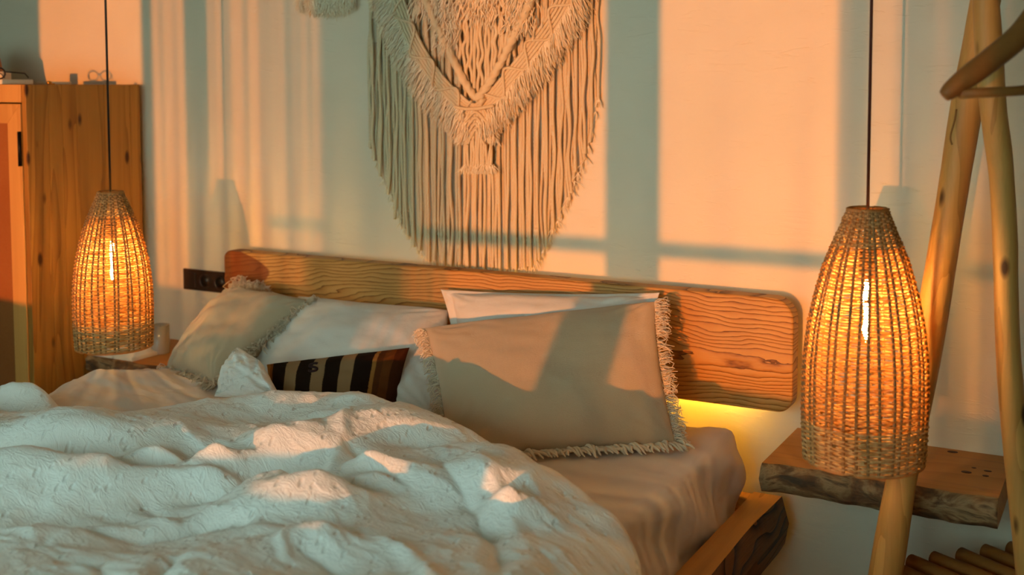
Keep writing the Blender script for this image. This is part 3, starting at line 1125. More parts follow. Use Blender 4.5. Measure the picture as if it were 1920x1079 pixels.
# ------------------------------------------------------------------ pendant lamps
def lamp(top, name, label, cordmat, sc):
    """top: world point of the shade's upper rim centre"""
    root = empty(name, tuple(top))
    Hh = 0.55 * sc
    tt = [0, .06, .11, .21, .33, .45, .6, .75, .9, 1.0]
    rad = [.040, .052, .064, .086, .104, .118, .127, .129, .127, .124]

    def R(t):
        return 1.03 * sc * float(np.interp(t, tt, rad))
    nr = 34
    # woven strands: rows run round the ribs, in and out; closer and doubled at both ends
    mb = MB()
    mbd = MB()
    rr2 = np.random.default_rng(9)
    t = 0.0
    row = 0
    while t <= 1.0:
        dense = t < 0.14 or t > 0.83
        pitch = 0.0054 if dense else 0.0064
        rs = 0.0026 if dense else 0.0023
        n = nr * 3
        a = np.arange(n + 1) / n * 2 * math.pi
        rad_ = R(t) + 0.0028 * np.cos(a * nr / 2 + math.pi * row) + 0.0006 * np.sin(a * 3 + row)
        z = -t * Hh + 0.0012 * np.sin(a * 2 + row * 1.7) + 0.0010 * vn(a * 6, a * 0 + row, 3)
        P = np.stack([rad_ * np.cos(a), rad_ * np.sin(a), z], -1)
        (mbd if dense else mb).tube(P, rs * (0.85 + 0.3 * rr2.random()), 5, caps=False)
        t += pitch / Hh
        row += 1
    tag(mb.build('woven_strands', M['rattan'], root), kind='stuff')
    tag(mbd.build('woven_bands', M['rattan_dense'], root), 'denser woven ends', kind='stuff')
    mb = MB()
    for k in range(nr):
        a = 2 * math.pi * k / nr + 0.02 * rr2.normal()
        pts = [((R(t)) * math.cos(a + 0.02 * math.sin(t * 5 + k)), (R(t)) * math.sin(a + 0.02 * math.sin(t * 5 + k)), -t * Hh) for t in np.linspace(0, 1, 16)]
        mb.tube(pts, 0.0034, 5, caps=False)
    tag(mb.build('ribs', M['rib'], root), kind='stuff')
    for t in (0.0, 1.0):
        a = np.linspace(0, 2 * math.pi, 49)
        MB().tube(np.stack([R(t) * np.cos(a), R(t) * np.sin(a), 0 * a - t * Hh], -1), 0.0045, 6, caps=False).build('rim', M['rattan'], root)
    # cord, holder, bulb
    MB().tube([(0, 0, ZC - top[2]), (0, 0, -0.10)], 0.0036, 8).build('cable', cordmat, root)
    MB().lathe([(0.001, -0.085), (0.014, -0.088), (0.018, -0.10), (0.018, -0.15), (0.001, -0.152)], 16).build('bulb_holder', M['black'], root)
    for k in range(4):
        a = k * math.pi / 2 + 0.4
        MB().tube([(0, 0, -0.09), (R(0.16) * math.cos(a), R(0.16) * math.sin(a), -0.16 * Hh)], 0.002, 4).build('spoke', M['black'], root)
    bulb = MB().lathe([(0.001, -0.15), (0.010, -0.152), (0.014, -0.165), (0.020, -0.19), (0.022, -0.27), (0.016, -0.295), (0.001, -0.303)], 16).build('bulb', M['bulb_glass'], root)
    MB().tube([(0.003, 0, -0.165), (-0.004, 0.002, -0.20), (0.004, -0.002, -0.235), (-0.003, 0, -0.27), (0.002, 0.001, -0.285)], 0.0048, 8).build('filament', M['bulb'], bulb)
    MB().lathe([(0.001, ZC - top[2] - 0.03), (0.05, ZC - top[2] - 0.028), (0.055, ZC - top[2] - 0.001), (0.001, ZC - top[2] - 0.0005)], 20).build('ceiling_rose', M['black'], root)
    tag(root, label, 'lamp', 'woven rattan pendant lamps')
    return root


LR = CAM + ray(1627, 393) * 2.538
LL = CAM + ray(207, 361) * 3.729
lamp(LL, 'pendant_lamp', 'lit woven rattan pendant lamp in front of the pine cabinet', M['black'], 0.92)
lamp(LR, 'pendant_lamp', 'lit woven rattan pendant lamp in front of the pole rack', M['brown_cord'], 1.02)

# ------------------------------------------------------------------ wall socket panel
sk = empty('socket_panel', (-1.21, 0, 0.708))
child(MB().box((-1.323, -0.010, 0.668), (-1.100, -0.0005, 0.748)), 'frame', M['socket'], sk, smooth=False, bevel=0.003)
child(MB().box((-1.312, -0.014, 0.681), (-1.258, -0.009, 0.735)), 'switch', M['socket'], sk, smooth=False, bevel=0.002)
for x in (-1.211, -1.137):
    r_o = MB().lathe([(0.026, 0.0), (0.026, 0.004), (0.0215, 0.005), (0.020, 0.001), (0.001, 0.0005)], 28)
    r_o.v = [(x + a, -0.0102 - c, 0.708 + b) for a, b, c in r_o.v]
    so_ = child(r_o, 'socket', M['socket'], sk)
    hole = MB().lathe([(0.001, 0.0016), (0.0205, 0.0016), (0.0205, 0.0001)], 28)
    hole.v = [(x + a, -0.0102 - c, 0.708 + b) for a, b, c in hole.v]
    hole.v = [(a - sk.location[0], b - sk.location[1], c - sk.location[2]) for a, b, c in hole.v]
    hole.build('recess', M['socket_hole'], so_)
tag(sk, 'dark brown wall panel with a switch and two sockets', 'socket')

# ------------------------------------------------------------------ cabinet
CX1, CX0, CYF, CZ = -1.505, -2.35, -0.535, 1.447
cab = empty('cabinet', ((CX0 + CX1) / 2, CYF / 2, 0))


def xline(px):
    """y on the cabinet's side plane under pixel column px"""
    r = ray(px, 300)
    return CAM[1] + r[1] * (CX1 - CAM[0]) / r[0]


edges = [CYF] + [xline(q) for q in (94, 119, 146, 198, 246)] + [-0.03]
for a, b in zip(edges[:-1], edges[1:]):
    child(MB().box((CX1 - 0.022, a + 0.0006, 0.0), (CX1, b - 0.0006, CZ)), 'plank', M['pine'], cab, smooth=False, bevel=0.0015)
child(MB().box((CX0, CYF + 0.02, CZ - 0.022), (CX1 - 0.0225, -0.045, CZ)), 'top_board', M['pine_front'], cab, smooth=False)
child(MB().box((CX0, CYF + 0.02, 0.0), (CX0 + 0.022, -0.045, CZ - 0.0225)), 'side_board', M['pine_front'], cab, smooth=False)
child(MB().box((CX0 + 0.0225, -0.06, 0.0), (CX1 - 0.0225, -0.045, CZ - 0.0225)), 'back_board', M['pine_front'], cab, smooth=False)
child(MB().box((CX0 + 0.0225, CYF + 0.03, 0.02), (CX1 - 0.0225, -0.035, 0.05)), 'bottom_board', M['pine_front'], cab, smooth=False)
ZR = CZ - 0.062
child(MB().box((CX0, CYF - 0.002, ZR), (CX1 - 0.0225, CYF + 0.0195, CZ)), 'top_rail', M['pine_front'], cab, smooth=False, bevel=0.002)
dr = empty('door', (CX1 - 0.03, CYF, 0.7))
dr.parent = cab
dr.location = (CX1 - 0.028 - cab.location[0], CYF - cab.location[1], 0.7)
DX1, DX0, DZ0, DZ1 = CX1 - 0.025, CX0 + 0.02, 0.06, ZR - 0.005
dloc = (CX1 - 0.028, CYF, 0.7)


def dchild(mb, name, mat, **kw):
    mb.v = [(a - dloc[0], b - dloc[1], c - dloc[2]) for a, b, c in mb.v]
    return mb.build(name, mat, dr, **kw)


SW = 0.068


def prism(pts, y0_, y1_):
    n = len(pts)
    return MB().add([(x, y0_, z) for x, z in pts] + [(x, y1_, z) for x, z in pts],
                    [tuple(range(n)), tuple(reversed(range(n, 2 * n)))] + [(i, i + n, (i + 1) % n + n, (i + 1) % n) for i in range(n)])


y0_, y1_ = CYF - 0.004, CYF + 0.018
g_ = 0.0006
dchild(prism([(DX1, DZ0), (DX1, DZ1), (DX1 - SW, DZ1 - SW), (DX1 - SW, DZ0 + SW)], y0_, y1_), 'door_stile', M['pine_front'], smooth=False, bevel=0.0015)
dchild(prism([(DX0, DZ1), (DX0, DZ0), (DX0 + SW, DZ0 + SW), (DX0 + SW, DZ1 - SW)], y0_, y1_), 'door_stile', M['pine_front'], smooth=False, bevel=0.0015)
dchild(prism([(DX1 - g_, DZ1), (DX0 + g_, DZ1), (DX0 + SW + g_, DZ1 - SW), (DX1 - SW - g_, DZ1 - SW)], y0_, y1_), 'door_rail', M['pine_front'], smooth=False, bevel=0.0015)
dchild(prism([(DX0 + g_, DZ0), (DX1 - g_, DZ0), (DX1 - SW - g_, DZ0 + SW), (DX0 + SW + g_, DZ0 + SW)], y0_, y1_), 'door_rail', M['pine_front'], smooth=False, bevel=0.0015)
dchild(MB().box((DX0 + SW - 0.01, y0_ + 0.012, DZ0 + SW - 0.01), (DX1 - SW + 0.01, y0_ + 0.016, DZ1 - SW + 0.01)), 'woven_panel', M['burlap'], smooth=False)
dchild(MB().tube([(DX1 - 0.003, CYF - 0.008, 1.165), (DX1 - 0.003, CYF - 0.008, 1.285)], 0.007, 10), 'hinge', M['black_metal'])
dchild(MB().tube([(DX1 - 0.003, CYF - 0.008, 0.25), (DX1 - 0.003, CYF - 0.008, 0.37)], 0.007, 10), 'hinge', M['black_metal'])
tag(cab, 'tall pine cabinet with knotty plank side and woven door panel', 'cabinet')


# things on the cabinet
def on_cab(px, y):
    r = ray(px, 150)
    return CAM[0] + r[0] * (y - CAM[1]) / r[1]


bx = on_cab(20, -0.46)
tag(MB().box((bx - 0.13, -0.53, CZ + 0.0005), (bx + 0.045, -0.40, CZ + 0.018)).build('flat_box', M['paper'], smooth=False, bevel=0.003),
    'flat white box lying on top of the pine cabinet', 'box')
gl = empty('sunglasses', (bx - 0.03, -0.47, CZ + 0.0185))
for k, dx_ in enumerate((0.0, -0.07)):
    cx_ = bx - 0.005 + dx_
    a = np.linspace(0, 2 * math.pi, 33)
    P = np.stack([cx_ + 0.029 * np.cos(a), -0.50 + 0 * a, CZ + 0.0395 + 0.019 * np.sin(a)], -1)
    rim_ = child(MB().tube(P, 0.0030, 6, caps=False), 'rim', M['black'], gl)
child(MB().tube([(bx - 0.034, -0.50, CZ + 0.045), (bx - 0.046, -0.50, CZ + 0.045)], 0.003, 6), 'bridge', M['black'], gl)
for x in (bx + 0.024, bx - 0.104):
    child(MB().tube([(x, -0.50, CZ + 0.045), (x, -0.42, CZ + 0.040), (x, -0.405, CZ + 0.024)], 0.0025, 6), 'temple', M['black'], gl)
tag(gl, 'black rimmed glasses resting on the flat white box', 'glasses')
ht = empty('straw_hat', (-2.14, -0.25, CZ))
child(MB().lathe([(0.001, 0.125), (0.05, 0.122), (0.082, 0.10), (0.095, 0.02), (0.10, 0.006), (0.135, 0.004), (0.135, 0.001), (0.001, 0.001)], 36, (-2.14, -0.25, CZ)),
      'crown', simple('brown_straw', '#9a6a3a', 0.9), ht)
child(MB().lathe([(0.0975, 0.012), (0.0995, 0.012), (0.0955, 0.035), (0.094, 0.035)], 36, (-2.14, -0.25, CZ)), 'band', M['black'], ht)
tag(ht, 'brown rounded hat at the back of the cabinet top', 'hat')
ox = on_cab(92, -0.42)
orn = empty('brass_ornament', (ox, -0.42, CZ))
child(MB().lathe([(0.0005, 0.0), (0.007, 0.001), (0.0095, 0.006), (0.007, 0.011), (0.0005, 0.0125)], 16, (ox, -0.42, CZ)), 'bead', M['brass'], orn)
a = np.linspace(0, 2 * math.pi, 25)
child(MB().tube(np.stack([ox + 0.016 + 0.010 * np.cos(a), -0.42 + 0.006 * np.sin(a), CZ + 0.0022 + 0 * a], -1), 0.0018, 5, caps=False), 'ring', M['brass'], orn)
tag(orn, 'small shiny brass bead ornament on the cabinet top edge', 'ornament')
bw = -1.875
tag(MB().box((bw - 0.022, -0.36, CZ + 0.0005), (bw + 0.022, -0.32, CZ + 0.047)).build('small_box', M['paper'], smooth=False, bevel=0.003), 'small upright pale box on the cabinet top', 'box')
tag(MB().box((-1.745, -0.30, CZ + 0.0005), (-1.65, -0.22, CZ + 0.010)).build('notebook', M['paper'], smooth=False, bevel=0.003), 'thin pale notebook at the back of the cabinet top', 'book')


# ------------------------------------------------------------------ floating shelves
def slab(xa, xb, yf, zt, th, name, label, seed, knots=()):
    root = empty(name, ((xa + xb) / 2, yf / 2, zt))
    nx = 60
    xs = np.linspace(xa, xb, nx)
    V, k = [], 7
    for x in xs:
        w = 0.010 * float(fbm(x * 7, 0.5, seed)) + 0.005 * float(vn(x * 30, 1.5, seed))
        w2 = 0.012 * float(fbm(x * 9, 4.5, seed))
        f_ = yf + w
        V += [(x, -0.0005, zt), (x, f_ + 0.008, zt), (x, f_ - 0.004, zt - 0.010 + 0.3 * w2), (x, f_ - 0.012 - w2, zt - th * 0.45), (x, f_ - 0.004, zt - th * 0.8), (x, f_ + 0.006, zt - th), (x, -0.0005, zt - th)]
    fs = [(i * k + j, (i + 1) * k + j, (i + 1) * k + (j + 1) % k, i * k + (j + 1) % k) for i in range(nx - 1) for j in range(k)]
    fs += [tuple(range(k)), tuple((nx - 1) * k + j for j in reversed(range(k)))]
    ob = child(MB().add(V, fs), 'board', M['shelf'], root, smooth=False)
    ob.data.materials.append(M['live_edge'])
    for p in ob.data.polygons:
        if p.index < (nx - 1) * k and p.index % k in (1, 2, 3, 4):
            p.material_index = 1
            p.use_smooth = True
    bm = bmesh.new()
    bm.from_mesh(ob.data)
    bmesh.ops.recalc_face_normals(bm, faces=bm.faces)
    bm.to_mesh(ob.data)
    bm.free()
    for kx, ky, ra, rb in knots:
        mk = MB().lathe([(0.0001, 0.0007), (1.0, 0.0005), (1.0, 0.0)], 20)
        mk.v = [(kx + a * ra, ky + b * rb, zt + c) for a, b, c in mk.v]
        child(mk, 'knot', simple('knot', '#4a240c', 0.6), root)
    tag(root, label, 'shelf')
    return root


ZS = 0.458
kn = []
for px_, py_, ra, rb in ((1786, 848, 0.014, 0.010), (1812, 886, 0.013, 0.010), (1826, 878, 0.006, 0.005), (1852, 884, 0.010, 0.006), (1848, 893, 0.008, 0.007)):
    q = atz(px_, py_, ZS)
    kn.append((q[0], q[1], ra, rb))
slab(1.052, 1.632, -0.343, ZS, 0.075, 'floating_shelf', 'thick live edge wooden wall shelf under the right pendant lamp', 71, kn)
slab(-1.475, -1.055, -0.343, 0.466, 0.06, 'floating_shelf', 'wooden wall shelf holding a white candle beside the cabinet', 73)

# on the left shelf
cx_, cyy = aty(301, 650, -0.19)[0], -0.19
cn = empty('candle', (cx_, cyy, 0.4665))
child(MB().lathe([(0.001, 0.0), (0.032, 0.0), (0.033, 0.004), (0.033, 0.104), (0.0315, 0.104), (0.0315, 0.006), (0.001, 0.005)], 32, (cx_, cyy, 0.4668)), 'glass', M['candle_glass'], cn)
child(MB().lathe([(0.001, 0.0065), (0.031, 0.0065), (0.031, 0.088), (0.001, 0.088)], 32, (cx_, cyy, 0.4668)), 'wax', M['candle_wax'], cn)
child(MB().tube([(cx_, cyy, 0.555), (cx_ + 0.001, cyy, 0.567)], 0.001, 5), 'wick', M['black'], cn)
tag(cn, 'white candle in a small straight glass on the left shelf', 'candle')
bk = empty('open_book', (-1.35, -0.26, 0.4665))
for k in range(2):
    n = 12
    s_ = np.linspace(0, 1, n)
    xs = -1.345 + (1 if k else -1) * 0.10 * s_
    zs = 0.470 + 0.012 * np.sin(s_ * math.pi * 0.9) + 0.004
    V = [(x, -0.335, z) for x, z in zip(xs, zs)] + [(x, -0.19, z) for x, z in zip(xs, zs)] + [(x, -0.335, 0.467) for x in xs] + [(x, -0.19, 0.467) for x in xs]
    fs = [(i, i + 1, n + i + 1, n + i) for i in range(n - 1)] + [(i, 2 * n + i, 2 * n + i + 1, i + 1) for i in range(n - 1)] + [(n - 1, 3 * n - 1, 4 * n - 1, 2 * n - 1), (n + i, n + i + 1, 3 * n + i + 1, 3 * n + i) if False else (2 * n, 0, n, 3 * n)]
    child(MB().add(V, fs), 'pages', M['paper'], bk)
tag(bk, 'open book with cream pages on the left shelf below the pendant lamp', 'book')

# low stool with a glass jar under the left shelf
st = empty('log_stool', (-1.22, -0.46, 0))
child(MB().lathe([(0.001, 0.0), (0.13, 0.0), (0.14, 0.02), (0.135, 0.2), (0.14, 0.33), (0.13, 0.345), (0.001, 0.345)], 28, (-1.24, -0.50, 0)), 'trunk', M['pole'], st)
tag(st, 'round log stool holding the dark glass jar beside the bed', 'stool')
jx, jy = -1.24, -0.52
jr = empty('glass_jar', (jx, jy, 0.3455))
child(MB().lathe([(0.001, 0.0), (0.05, 0.0), (0.055, 0.01), (0.055, 0.055), (0.045, 0.075), (0.042, 0.075), (0.052, 0.053), (0.052, 0.012), (0.001, 0.006)], 28, (jx, jy, 0.3458)), 'bowl', M['glass'], jr)
child(MB().lathe([(0.001, 0.092), (0.04, 0.09), (0.047, 0.08), (0.047, 0.0755), (0.001, 0.0755)], 28, (jx, jy, 0.3458)), 'lid', M['black_metal'], jr)
tag(jr, 'dark lidded glass jar below the left shelf beside the sheet', 'jar')

# ------------------------------------------------------------------ pole rack
rk = empty('pole_rack', (1.55, -0.5, 0))


def pole(pts, rads, name='pole', seed=0, n=40, mat='pole'):
    P = spline(pts, n)
    r = np.interp(np.linspace(0, 1, n), np.linspace(0, 1, len(rads)), rads)
    t = np.linspace(0, 1, n)
    r = r * (1 + 0.05 * vn(t * 9, t * 0, seed) + 0.03 * vn(t * 25, t * 0 + 3, seed))
    P[:, 0] += 0.006 * vn(t * 5, t * 0, seed + 2)
    P[:, 1] += 0.006 * vn(t * 5, t * 0 + 5, seed + 2)
    return child(MB().tube(P, r, 14), name, M[mat], rk)


ya = -0.455
A = [aty(1662, 1079, ya), aty(1692, 900, ya), aty(1742, 640, ya), aty(1778, 420, ya), aty(1810, 220, ya + 0.02), aty(1838, 60, ya + 0.05), aty(1868, -120, ya + 0.08)]
dA = A[0] - A[1]
A = [A[0] + dA * (A[0][2] - 0.012) / (-dA[2])] + A
pole(A, [0.040, 0.040, 0.036, 0.036, 0.034, 0.036, 0.034, 0.032], seed=81)
yb = -0.56
Bp = [aty(1932, 1079, -0.47), aty(1905, 800, -0.48), aty(1887, 560, -0.50), aty(1874, 330, -0.53), aty(1859, 190, yb), aty(1847, 20, yb), aty(1836, -120, yb)]
dB = Bp[0] - Bp[1]
Bp = [Bp[0] + dB * (Bp[0][2] - 0.012) / (-dB[2])] + Bp
pole(Bp, [0.032, 0.032, 0.028, 0.027, 0.026, 0.029, 0.027, 0.026], seed=83)
# the second pair of poles and the rod between them (towards the right, mostly outside the frame)
dirr = np.array([0.857, -0.515, 0.0])
for P_, rd in ((A, 0.032), (Bp, 0.027)):
    pole([p + dirr * 0.95 for p in P_], [rd] * 4, seed=85)
topc = (aty(1850, 60, -0.53))
pole([topc + np.array([-0.05, 0.03, 0.16]), topc + dirr * 0.5 + np.array([0, 0, 0.16]), topc + dirr * 1.05 + np.array([0, 0, 0.16])], [0.02, 0.02, 0.02], name='top_rod', seed=86)
# shoe rods at the bottom
ends = [(1668, 1064), (1706, 1054), (1752, 1047), (1800, 1042), (1848, 1036), (1892, 1030)]
for i, (a_, b_) in enumerate(ends):
    q = atz(a_, b_, 0.235)
    pole([q - dirr * 0.0, q + dirr * 0.45, q + dirr * 0.95], [0.020, 0.019, 0.020], name='shoe_rod', seed=90 + i, n=24, mat='rod')
qa, qb = atz(ends[0][0], ends[0][1], 0.205), atz(ends[-1][0], ends[-1][1], 0.205)
for s_ in (0.10, 0.85):
    e_ = (qb - qa) / np.linalg.norm(qb - qa)
    pole([qa - e_ * 0.08 + dirr * s_, (qa + qb) / 2 + dirr * s_, qb + e_ * 0.02 + dirr * s_], [0.016] * 3, name='cross_rod', seed=97)
# twine tail
tw = [aty(1793, 205, -0.545), aty(1790, 225, -0.548), aty(1783, 250, -0.55), aty(1782, 262, -0.55), aty(1785, 272, -0.55)]
child(MB().tube(spline(tw, 14), 0.0022, 5), 'twine', simple('twine', '#8a5f30', 0.9), rk)
tag(rk, 'rustic clothes rack of crossed peeled branch poles at the right', 'clothes rack')

# wooden hanger
hg = empty('coat_hanger', tuple(CAM + ray(1960, 20) * 2.15))


def hp(px, py, t):
    return CAM + ray(px, py) * t


arm = spline([hp(1770, 180, 2.13), hp(1800, 155, 2.13), hp(1850, 118, 2.14), hp(1910, 68, 2.16), hp(1960, 10, 2.18), hp(2010, -6, 2.20), hp(2060, 20, 2.22), hp(2120, 80, 2.24), hp(2180, 130, 2.26)], 60)
rads_ = np.interp(np.linspace(0, 1, 60), [0, 0.04, 0.2, 0.45, 0.55, 0.8, 0.96, 1], [0.012, 0.016, 0.022, 0.024, 0.024, 0.022, 0.016, 0.012])
mbh = MB().tube(arm, rads_, 12)
child(mbh, 'shoulder_bar', M['hanger'], hg)
child(MB().tube([hp(1800, 176, 2.125), hp(1900, 171, 2.15), hp(2150, 150, 2.25)], 0.0095, 10), 'trouser_bar', M['hanger'], hg)
hk = [hp(2000, 0, 2.19), hp(2000, -60, 2.19), hp(1985, -85, 2.19), hp(1990, -115, 2.19), hp(2015, -118, 2.19)]
child(MB().tube(spline(hk, 24), 0.0022, 6), 'hook', M['black_metal'], hg)
tag(hg, 'wooden coat hanger hanging in front of the crossed poles', 'hanger')


# ------------------------------------------------------------------ macrame
def W(px, py, off):
    return aty(px, py, -off)


mc = empty('macrame_hanging', (0, 0, 1.9))
LOW = [(694, 262), (704, 300), (716, 330), (735, 372), (755, 425), (785, 468), (812, 498), (840, 503), (900, 506), (960, 508), (1000, 503), (1022, 468), (1048, 412), (1075, 350), (1098, 295), (1108, 262), (1116, 215), (1124, 185)]
lx = [q[0] for q in LOW]
ly = [q[1] for q in LOW]
rr = np.random.default_rng(3)


def rope(pts, r, name='cord', twist=160.0, lobes=3, seg=9, step=0.006, amp=0.16, mat='cord_cotton'):
    P = np.asarray(pts)
    L = np.linalg.norm(np.diff(P, axis=0), axis=1).sum()
    n = max(6, int(L / step))
    P = spline(P, n)
    return child(MB().tube(P, r, seg, lobes=lobes, twist=twist, amp=amp, phase=rr.random() * 6), name, M[mat], mc)


ztop = 1.93
xpx = 694.0
k = 0
while xpx < 1126:
    yb_ = float(np.interp(xpx, lx, ly)) + rr.normal(0, 5)
    bot = W(xpx, yb_, 0.010)
    layer = 0.007 + 0.009 * (k % 3) * 0.7 + 0.003 * rr.random()
    topx = bot[0] * 0.96 + 0.0 + rr.normal(0, 0.002)
    wav = 0.0035 if 770 < xpx < 1060 else 0.0055
    zz = np.linspace(ztop, bot[2], 9)
    pts = [(bot[0] + rr.normal(0, wav) * (0.3 + 0.7 * i / 8), -layer + rr.normal(0, 0.0015), z) for i, z in enumerate(zz)]
    rope(pts, 0.0044 + 0.0009 * rr.random(), amp=0.22)
    # frayed end
    xpx += 4.3 + 1.2 * rr.random()
    k += 1
mbt = MB()
xq = 694.0
while xq < 1126:
    yb_ = float(np.interp(xq, lx, ly))
    p = W(xq, yb_ - 4, 0.014)
    for j in range(7):
        d = np.array([rr.normal(0, 0.010), rr.normal(-0.002, 0.004), -0.02 - 0.012 * rr.random()])
        mbt.tube([p, p + d * 0.5 + rr.normal(0, 0.002, 3), p + d], [0.0016, 0.0014, 0.0007], 3, caps=False)
    xq += 6.5
tag(child(mbt, 'frayed_ends', M['fluff'], mc), 'frayed cord ends', kind='stuff')

# V-shaped band of parallel cords on each side, bound by a zigzag cord
band = {'L': [(738, -30), (752, 20), (782, 90), (822, 150), (868, 196), (892, 208)], 'R': [(1072, -30), (1046, 25), (1002, 88), (962, 138), (918, 188), (892, 208)]}
for key, line in band.items():
    P = spline([W(a, b, 0.040) for a, b in line], 40)
    T = np.gradient(P, axis=0)
    T /= np.linalg.norm(T, axis=1)[:, None]
    N = np.cross(T, np.array([0, 1.0, 0]))
    N /= np.linalg.norm(N, axis=1)[:, None]
    for j in range(5):
        off_ = (j - 2) * 0.0105
        rope(P + N * off_ * np.linspace(1.15, 0.8, 40)[:, None], 0.0052, 'band_cord', step=0.007)
    zz = []
    for i in range(0, 40, 4):
        s_ = 1 if (i // 4) % 2 else -1
        zz.append(P[i] + N[i] * 0.029 * s_ + np.array([0, -0.009, 0]))
        if i + 2 < 40:
            pass
    rope(zz, 0.0040, 'zigzag_cord', step=0.005)
    # fringe below the band
    mbq = MB()
    out = np.array([0, 0, -1.0])
    for i in range(1900):
        t = rr.random() * 38.9
        i0 = int(t)
        p = P[i0] + (P[i0 + 1] - P[i0]) * (t - i0)
        nd = N[i0] if N[i0][2] < 0 else -N[i0]
        d = nd * 0.75 + np.array([0, 0, -0.55]) + T[i0] * rr.normal(0, 0.2) + np.array([0, rr.normal(-0.15, 0.30), 0])
        ln = 0.082 * (0.55 + 0.55 * rr.random())
        d /= np.linalg.norm(d)
        st_ = p + nd * 0.018
        bend = rr.normal(0, 0.006, 3)
        mbq.tube([st_, st_ + d * ln * 0.5 + bend, st_ + d * ln + bend * 0.4 + np.array([0, 0, -0.01])], [0.0022, 0.0020, 0.0010], 3, caps=False)
    tag(child(mbq, 'fringe', M['fluff'], mc), 'combed out cotton fringe', kind='stuff')
# thick twisted ropes
rope([W(772, -60, 0.050), W(800, 5, 0.052), W(838, 88, 0.052), (W(880, 168, 0.050)), W(908, 192, 0.05)], 0.0125, 'thick_rope', twist=70, amp=0.22, seg=12)
rope([W(1016, -50, 0.050), W(994, 5, 0.052), W(958, 80, 0.052), (W(922, 148, 0.050)), W(893, 188, 0.056)], 0.0125, 'thick_rope', twist=70, amp=0.22, seg=12)
# inner curtain of crinkled cords between the ropes
for i in range(17):
    px_ = 858 + i * 6.6
    yb_ = 185 - abs(px_ - 905) * 1.35 + rr.normal(0, 3)
    b_ = W(px_, max(yb_, 70), 0.034)
    zz = np.linspace(1.80, b_[2], 12)
    rope([(b_[0] + rr.normal(0, 0.003), -0.034 - 0.004 * (i % 2) + rr.normal(0, 0.002), z) for z in zz], 0.0056, 'inner_cord', step=0.007)
mbq = MB()
for (cxp, cyp, wpx, hpx, cnt) in ((838, 40, 20, 90, 260), (976, 15, 26, 70, 260), (892, 0, 40, 60, 220), (800, -5, 30, 50, 160)):
    for i in range(cnt):
        p = W(cxp + rr.normal(0, wpx * 0.5), cyp + (rr.random() - 0.5) * hpx, 0.040 + 0.01 * rr.random())
        d = np.array([rr.normal(0, 0.35), rr.normal(-0.2, 0.3), -1.0])
        d /= np.linalg.norm(d)
        ln = 0.035 + 0.02 * rr.random()
        mbq.tube([p, p + d * ln * 0.5 + rr.normal(0, 0.004, 3), p + d * ln], [0.0024, 0.0020, 0.0010], 3, caps=False)
tag(child(mbq, 'tufts', M['fluff'], mc), 'fluffy cotton tufts', kind='stuff')
# binding and tassel
rope([W(852, 200, 0.062), W(872, 204, 0.064), W(900, 203, 0.066), W(926, 198, 0.062)], 0.0052, 'binding_cord', step=0.005)
for j in range(4):
    s0 = 214 + j * 11
    rope([W(866 + j * 3, s0 + 24, 0.058), W(878 + j * 2, s0 + 8, 0.060), W(892, s0 - 4, 0.062), W(906 - j * 2, s0 + 8, 0.060), W(918 - j * 3, s0 + 24, 0.058)], 0.0045, 'knot_cord', step=0.006)
for j in range(11):
    xx = 873 + j * 4.9
    wv_ = rr.normal(0, 1.5, 5)
    rope([W(xx * 0.5 + 446 + wv_[i] * 0.3 if i == 0 else xx + wv_[i], yv, 0.050 + 0.003 * (j % 2)) for i, yv in enumerate((205, 232, 262, 292, 320))], 0.0050, 'tassel_cord', step=0.006)
mbq = MB()
for i in range(420):
    p = W(869 + rr.random() * 58, 308 + rr.random() * 6, 0.050 + rr.normal(0, 0.004))
    d = np.array([rr.normal(0, 0.012), rr.normal(-0.003, 0.006), -0.018 - 0.008 * rr.random()])
    mbq.tube([p, p + d * 0.5, p + d], [0.0018, 0.0016, 0.0008], 3, caps=False)
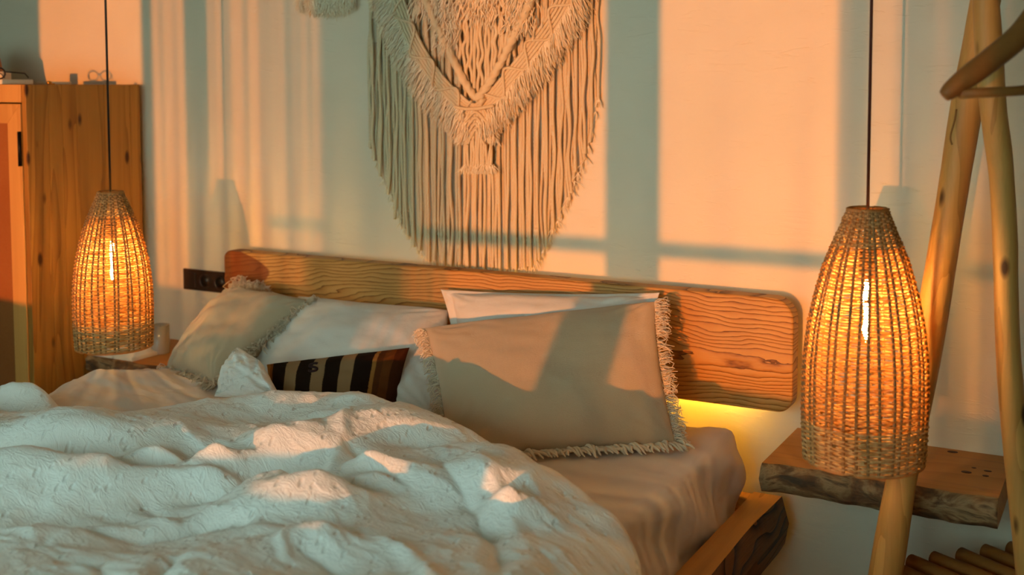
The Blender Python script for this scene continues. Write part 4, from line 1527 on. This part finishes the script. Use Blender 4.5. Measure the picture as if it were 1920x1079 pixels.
for s_ in (-1, 1):
    for i in range(330):
        p = W(892 + s_ * (22 + 12 * rr.random()), 205 + rr.random() * 50, 0.052 + rr.normal(0, 0.004))
        d = np.array([s_ * (0.010 + rr.normal(0, 0.008)), rr.normal(-0.004, 0.006), -0.026 - 0.012 * rr.random()])
        mbq.tube([p, p + d * 0.5 + rr.normal(0, 0.003, 3), p + d], [0.0020, 0.0018, 0.0008], 3, caps=False)
tag(child(mbq, 'tassel_fringe', M['fluff'], mc), 'frayed tassel end', kind='stuff')
rope([(-0.475, -0.025, ztop + 0.0), (0.0, -0.026, ztop + 0.003), (0.46, -0.025, ztop)], 0.014, 'dowel', lobes=0, mat='pole')
rope([(-0.46, -0.025, ztop + 0.015), (0.0, -0.012, ztop + 0.35), (0.44, -0.025, ztop + 0.015)], 0.005, 'hanging_cord')
tag(mc, 'large cream macrame wall hanging with V-shaped fringed bands above the headboard', 'wall hanging')

# second, smaller hanging whose fringe dips into view at the top
m2 = empty('macrame_hanging', (-0.62, 0, 1.8))
mc2, mc = mc, m2
for i in range(17):
    px_ = 566 + i * 5.8
    b_ = W(px_, 14 + 14 * math.sin(i / 16 * math.pi * 0.8 + 0.3) + rr.normal(0, 3), 0.02)
    rope([(b_[0] + rr.normal(0, 0.003), -0.016 - 0.004 * (i % 2), z) for z in np.linspace(1.98, b_[2], 6)], 0.0056, 'cord', step=0.008)
mbq = MB()
for i in range(900):
    u_ = rr.random()
    p = W(560 + u_ * 102, -14 + 18 * math.sin(u_ * math.pi * 0.8 + 0.3) + rr.normal(0, 5), 0.026 + rr.normal(0, 0.004))
    d = np.array([rr.normal(0, 0.010), rr.normal(-0.004, 0.006), -0.032 - 0.016 * rr.random()])
    mbq.tube([p, p + d * 0.5 + rr.normal(0, 0.003, 3), p + d], [0.0022, 0.0019, 0.0009], 3, caps=False)
tag(child(mbq, 'fringe', M['fluff'], m2), 'combed out cotton fringe', kind='stuff')
rope([(-0.80, -0.02, 1.98), (-0.64, -0.021, 1.982), (-0.495, -0.02, 1.98)], 0.009, 'dowel', lobes=0, mat='pole')
tag(m2, 'small cream macrame hanging cut off by the top of the picture', 'wall hanging')
